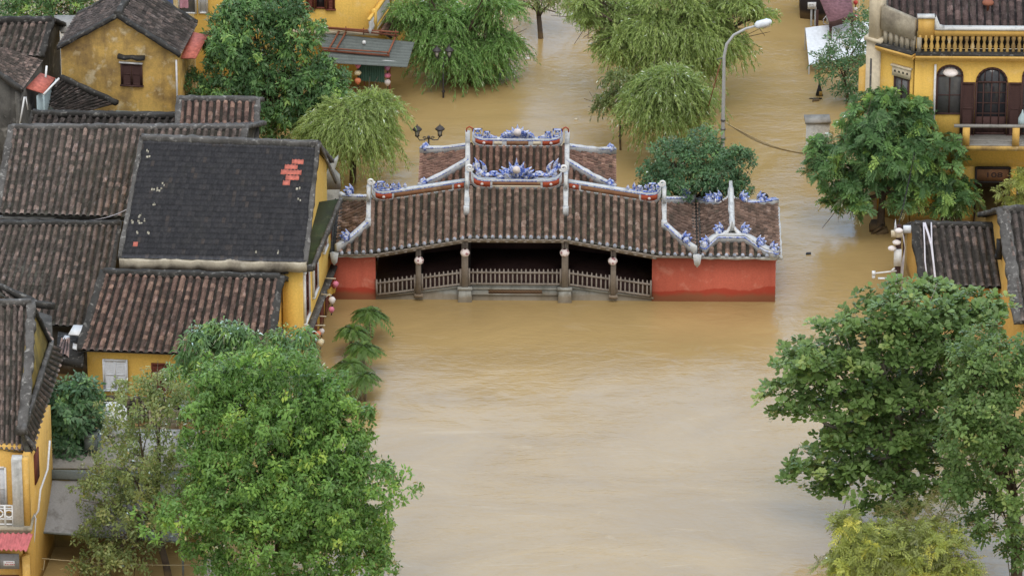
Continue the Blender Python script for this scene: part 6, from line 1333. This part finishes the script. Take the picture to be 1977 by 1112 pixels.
# climbing shrub on the end wall
Y = W(1632, 196)[1]
bl = B(Y, (1635, 95, 42, 48, .5), (1620, 140, 42, 42, 0), (1655, 150, 30, 42, .4), (1660, 80, 22, 45, .8), (1600, 120, 22, 26, 0), (1640, 178, 24, 20, 0), (1665, 45, 15, 30, 1))
def shrubfill(c, b):
    P_, O, T = clumps(b, 9, lump=.2); rosettes(c, P_, O, T, 11, .17, .075, young=.08, csize=.18, up=.6)
    strands(c, [(q, r, 26, .75) for q, r in b], L=.16, Wd=.06, arch=.9, fan=.9, base_t=.45)
tree('climbing_shrub', 'tall spiky green shrub climbing beside the colonial house over the tarpaulin', (1632, 196), (1632, 150), bl, 'leaf_dark', shrubfill, .1)
# round tree behind the bridge
Yb = BF.pt(8.2, 5.6, 0)[1]; g = BF.pt(7.95, 5.6, 0)
bl = B(Yb, (1300, 310, 62, 48, .2), (1350, 300, 62, 42, .3), (1390, 340, 55, 48, 0), (1270, 345, 48, 38, 0), (1330, 350, 75, 40, -.3), (1430, 305, 28, 24, .2), (1430, 365, 28, 34, 0), (1395, 375, 40, 30, -.2), (1290, 370, 40, 22, 0))
t_ = thing('round_tree', 'round dark green tree growing right behind the bridge roof and gate roof', 'tree', g); ch = []
fill_ros(11, 20, .17, .09, dome=.4, droop=.3, spread=(20, 110), young=.06, csize=.2, up=.5, lump=.15)(ch, sub_blobs(bl, 4, .42)); leaves_obj(ch, 'crown', 'leaf_dark', t_)
m = MB(); limbs(m, g - np.array([0, 0, 1.5]), WY(1333, 392, Yb), [c for c, r in bl], .2); m.build('trunk', 'bark', t_)

# weeping trees along the far water
def weeping(name, label, ground, fork_px, spots, mat, trunk_r=.18, group='weeping willows along the flooded street', extra=None, **kw):
    b = W(*ground); t_ = thing(name, label, 'tree', b, group); Y = b[1]
    sp = [(WY(x, y, Y+dy), (rx/42, (rx+ry)/90, ry/40), n, ln) for x, y, rx, ry, dy, n, ln in spots]
    ch = []; strands(ch, sp, **kw)
    if extra: P_, O, T = clumps([(c, np.array(r)*.9) for c, r, n, l in sp], extra, inner=.6); rosettes(ch, P_, O, T, 12, .22, .05, droop=.9, csize=.3, base_t=.35)
    leaves_obj(ch, 'crown', mat, t_)
    m = MB(); limbs(m, b - np.array([0, 0, 1.5]), WY(*fork_px, Y), [c for c, r, n, l in sp], trunk_r); m.build('trunk', 'bark', t_)
def spray(spots, n, f, ln):
    out = []
    for x, y, rx, ry, dy in spots:
        for _ in range(n): out.append((x + rx*RNG.normal(0, .5), y + ry*RNG.normal(0, .5), rx*f*RNG.uniform(.6, 1.2), ry*f*RNG.uniform(.6, 1.1), dy + RNG.normal(0, .5), int(rx*ry*f*f*RNG.uniform(.12, .2)) + 14, ln*RNG.uniform(.6, 1.3)))
    return out
weeping('weeping_willow', 'pale yellow-green willow with long arching shoots beside the twin lantern by the shrine', (682, 352), (682, 300), [(700, 205, 26, 12, .3, 100, 2.2), (664, 226, 40, 16, 0, 210, 2.7), (698, 230, 32, 18, -.2, 210, 2.7), (636, 248, 30, 10, 0, 150, 2.0), (672, 252, 44, 14, -.4, 200, 2.2), (722, 196, 10, 10, .3, 60, 2.4), (702, 256, 22, 12, -.2, 120, 1.9), (606, 256, 18, 8, 0, 70, 1.3), (682, 236, 24, 14, 0, 150, 2.7), (738, 205, 12, 10, .2, 50, 1.9), (655, 205, 16, 8, .1, 40, 1.2)], 'leaf_willow', L=.26, Wd=.036, arch=1.1, fan=.45, base_t=.5, extra=1.0)
weeping('weeping_willow', 'broad grey-green willow hanging to the water beside the corrugated awning', (880, 158), (885, 110), spray([(860, 10, 80, 50, .5), (940, 30, 60, 55, .6), (850, 75, 62, 34, 0), (920, 90, 62, 45, .2), (875, 105, 45, 28, -.4), (920, 130, 50, 22, -.2), (815, 50, 34, 34, .2), (960, 85, 30, 34, .4)], 6, .45, 1.05) + [(880, 85, 40, 26, 0, 240, 2.2), (930, 95, 34, 24, 0, 170, 1.9), (840, 85, 30, 22, .1, 150, 1.7)], 'leaf_willow_green', L=.22, Wd=.045, arch=.6, fan=.6, extra=2.0, base_t=.4)
weeping('weeping_willow', 'largest willow, a wide mass of green tresses over the middle of the street', (1290, 205), (1290, 120), spray([(1290, -10, 110, 50, .8), (1200, 10, 80, 50, .6), (1165, 45, 55, 36, .2), (1240, 60, 80, 45, .2), (1195, 90, 45, 28, -.2), (1400, 20, 70, 45, .8), (1445, 5, 40, 40, 1), (1405, 80, 40, 32, .6), (1120, 10, 34, 28, .3), (1350, 40, 60, 45, .4)], 6, .45, .9) + [(1265, 45, 50, 24, -.3, 330, 2.0), (1330, 55, 55, 26, -.3, 330, 2.2), (1290, 85, 45, 22, -.5, 240, 1.6), (1355, 90, 36, 26, -.2, 190, 1.9), (1290, 100, 60, 24, -.2, 300, 2.4), (1220, 90, 45, 24, -.1, 220, 1.6), (1390, 80, 40, 26, 0, 200, 1.7)], 'leaf_willow', .25, L=.22, Wd=.045, arch=.7, fan=.5, extra=2.0, base_t=.45)
weeping('weeping_willow', 'bright green mop-headed willow between the street light and the round tree', (1288, 318), (1285, 240), [(1285, 165, 45, 26, 0, 300, 2.3), (1250, 190, 30, 20, 0, 180, 2.3), (1325, 185, 32, 22, 0, 190, 2.3), (1290, 150, 34, 14, .2, 150, 1.8), (1262, 150, 14, 8, .2, 40, 1.0), (1322, 155, 16, 9, .2, 50, 1.2), (1300, 138, 12, 8, .1, 36, .9), (1285, 210, 56, 22, -.3, 220, 1.8), (1287, 205, 26, 18, 0, 150, 2.7)], 'leaf_willow', L=.24, Wd=.04, arch=.9, fan=.35, base_t=.35, extra=1.2)
weeping('grey_shrub', 'loose grey-leaved shrub round the twin lantern beside the mop-headed willow', (1200, 290), (1198, 220), [(1190, 150, 26, 20, 0, 70, .9), (1205, 180, 26, 22, 0, 70, .8), (1180, 190, 26, 16, 0, 60, .9), (1165, 205, 16, 12, 0, 30, .8)], 'leaf_olive', .06, None, 1.6, L=.16, Wd=.06, arch=.3, fan=.3, base_t=.4)
# trees at the head of the picture and beyond it, whose dark mass the water mirrors
Y = W(100, 130)[1]
tree('leafy_tree', 'green tree behind the old grey house and the gable house', (100, 130), (100, 60), B(Y, (60, 22, 60, 34, 0), (130, 15, 60, 36, .2), (100, -20, 100, 50, 1), (180, -10, 40, 40, .5), (20, 15, 34, 28, .2)), 'leaf_mango', lambda c, b: fill_ros(6.5, 15, .3, .1, droop=.3, young=.16, csize=.24)(c, sub_blobs(b, 3)), .2)
Y = W(1040, 75)[1]
tree('leafy_tree', 'dark low tree between the two large willows at the top of the street', (1040, 75), (1040, 30), B(Y, (1040, 0, 45, 20, .3), (1075, 5, 35, 16, .2), (1010, 2, 25, 16, .2), (1045, -40, 70, 40, 1)), 'leaf_olive', lambda c, b: fill_ros(4, 12, .26, .07, droop=.6, csize=.24, base_t=.3)(c, sub_blobs(b, 3)), .15)
spec = [(-9.5, 38, 5.5, 11), (-4.8, 43, 4.4, 15), (7.6, 43, 4.9, 17), (11.2, 40, 5.0, 15), (16.0, 47, 5.5, 17), (-16, 46, 5.5, 15), (12.5, 50, 5.5, 20), (21, 50, 5, 14)]
for i, (x, y, r, h) in enumerate(spec):
    t_ = thing('street_tree', 'tall dark tree farther up the street, seen only mirrored in the flood', 'tree', (x, y, 0), 'tall trees farther up the flooded street')
    b_ = [((x, y, h-r*.8), (r, r, r*.8)), ((x-r*.4, y-.5, h-r*1.6), (r*.8, r*.8, r*.7)), ((x+r*.4, y, h-r*2.0), (r*.8, r*.8, r*.7))]
    if h > 12: b_ += [((x, y, h*.36), (r*.85, r*.85, r*.6))]
    ch = []; P_, O, T = clumps(sub_blobs(b_, 4, .45), .8, lump=.2); rosettes(ch, P_, O, T, 9, .75, .4, droop=.3, csize=.6); leaves_obj(ch, 'crown', 'leaf_mango', t_)
    m = MB(); m.tube([(x, y, -1), (x+.2, y, h*.5), (x, y, h*.8)], [.35, .28, .1], 8); m.build('trunk', 'bark', t_)

# areca palms standing in a row in the flood
def palm(label, px, py, z, n, Lf, group):
    c = W(px, py, z); t_ = thing('areca_palm', label, 'palm', (c[0], c[1], 0), group); ch = []
    for i in range(n):
        az = i*2.39996 + RNG.normal(0, .15); el = R(RNG.uniform(35, 85)); ln = Lf*RNG.uniform(.75, 1.15); o = np.array([math.cos(az)*math.cos(el), math.sin(az)*math.cos(el), math.sin(el)]); hz = np.array([math.cos(az), math.sin(az), 0])
        k = 15; tt = np.linspace(.06, 1, k); q = c + o*(ln*tt)[:, None]*.75 + hz*(ln*tt*tt*.35)[:, None] - np.array([0, 0, 1.])*(ln*tt**2.2*.85)[:, None]
        T_ = norm(np.gradient(q, axis=0)); Sd = norm(np.cross(T_, (0, 0, 1.))); up = np.cross(Sd, T_)
        for s in (-1, 1):
            D = norm(T_*.6 + Sd*s*.8 - np.array([0, 0, .28]) + up*.12 + RNG.normal(0, .06, (k, 3))); leaf_cards(ch, q, D, norm(up + Sd*s*.3), (.4*np.sin(np.pi*np.clip(tt*.85+.12, 0, 1))+.08), .085, np.full(k, .45+RNG.normal(0, .14)) + RNG.normal(0, .05, k), .4, .25)
    leaves_obj(ch, 'frond', 'leaf_palm', t_)
    m = MB()
    for k in range(4): x, y = RNG.normal(0, .12, 2); m.tube([(c[0]+x*1.5, c[1]+y*1.5, -1.5), (c[0]+x, c[1]+y, z*.5), (c[0]+x*.4, c[1]+y*.4, z)], [.06, .05, .035], 6)
    m.build('stem', 'leaf_stem' if 'leaf_stem' in MATS else 'bark_pale', t_)
GP = 'areca palms standing in a row in the water'
palm('areca palm nearest the bridge, standing apart in open water', 712, 606, 1.35, 20, 1.3, GP)
palm('second areca palm from the bridge, fronds over pale brown water', 682, 640, 1.3, 18, 1.2, GP)
palm('third areca palm from the bridge with yellowish young fronds', 700, 672, 1.3, 20, 1.3, GP)
palm('areca palm touching the broad tree, white leaves among its fronds', 676, 706, 1.3, 20, 1.25, GP)
palm('lowest areca palm half buried in the broad bright tree', 700, 730, 1.1, 18, 1.2, GP)
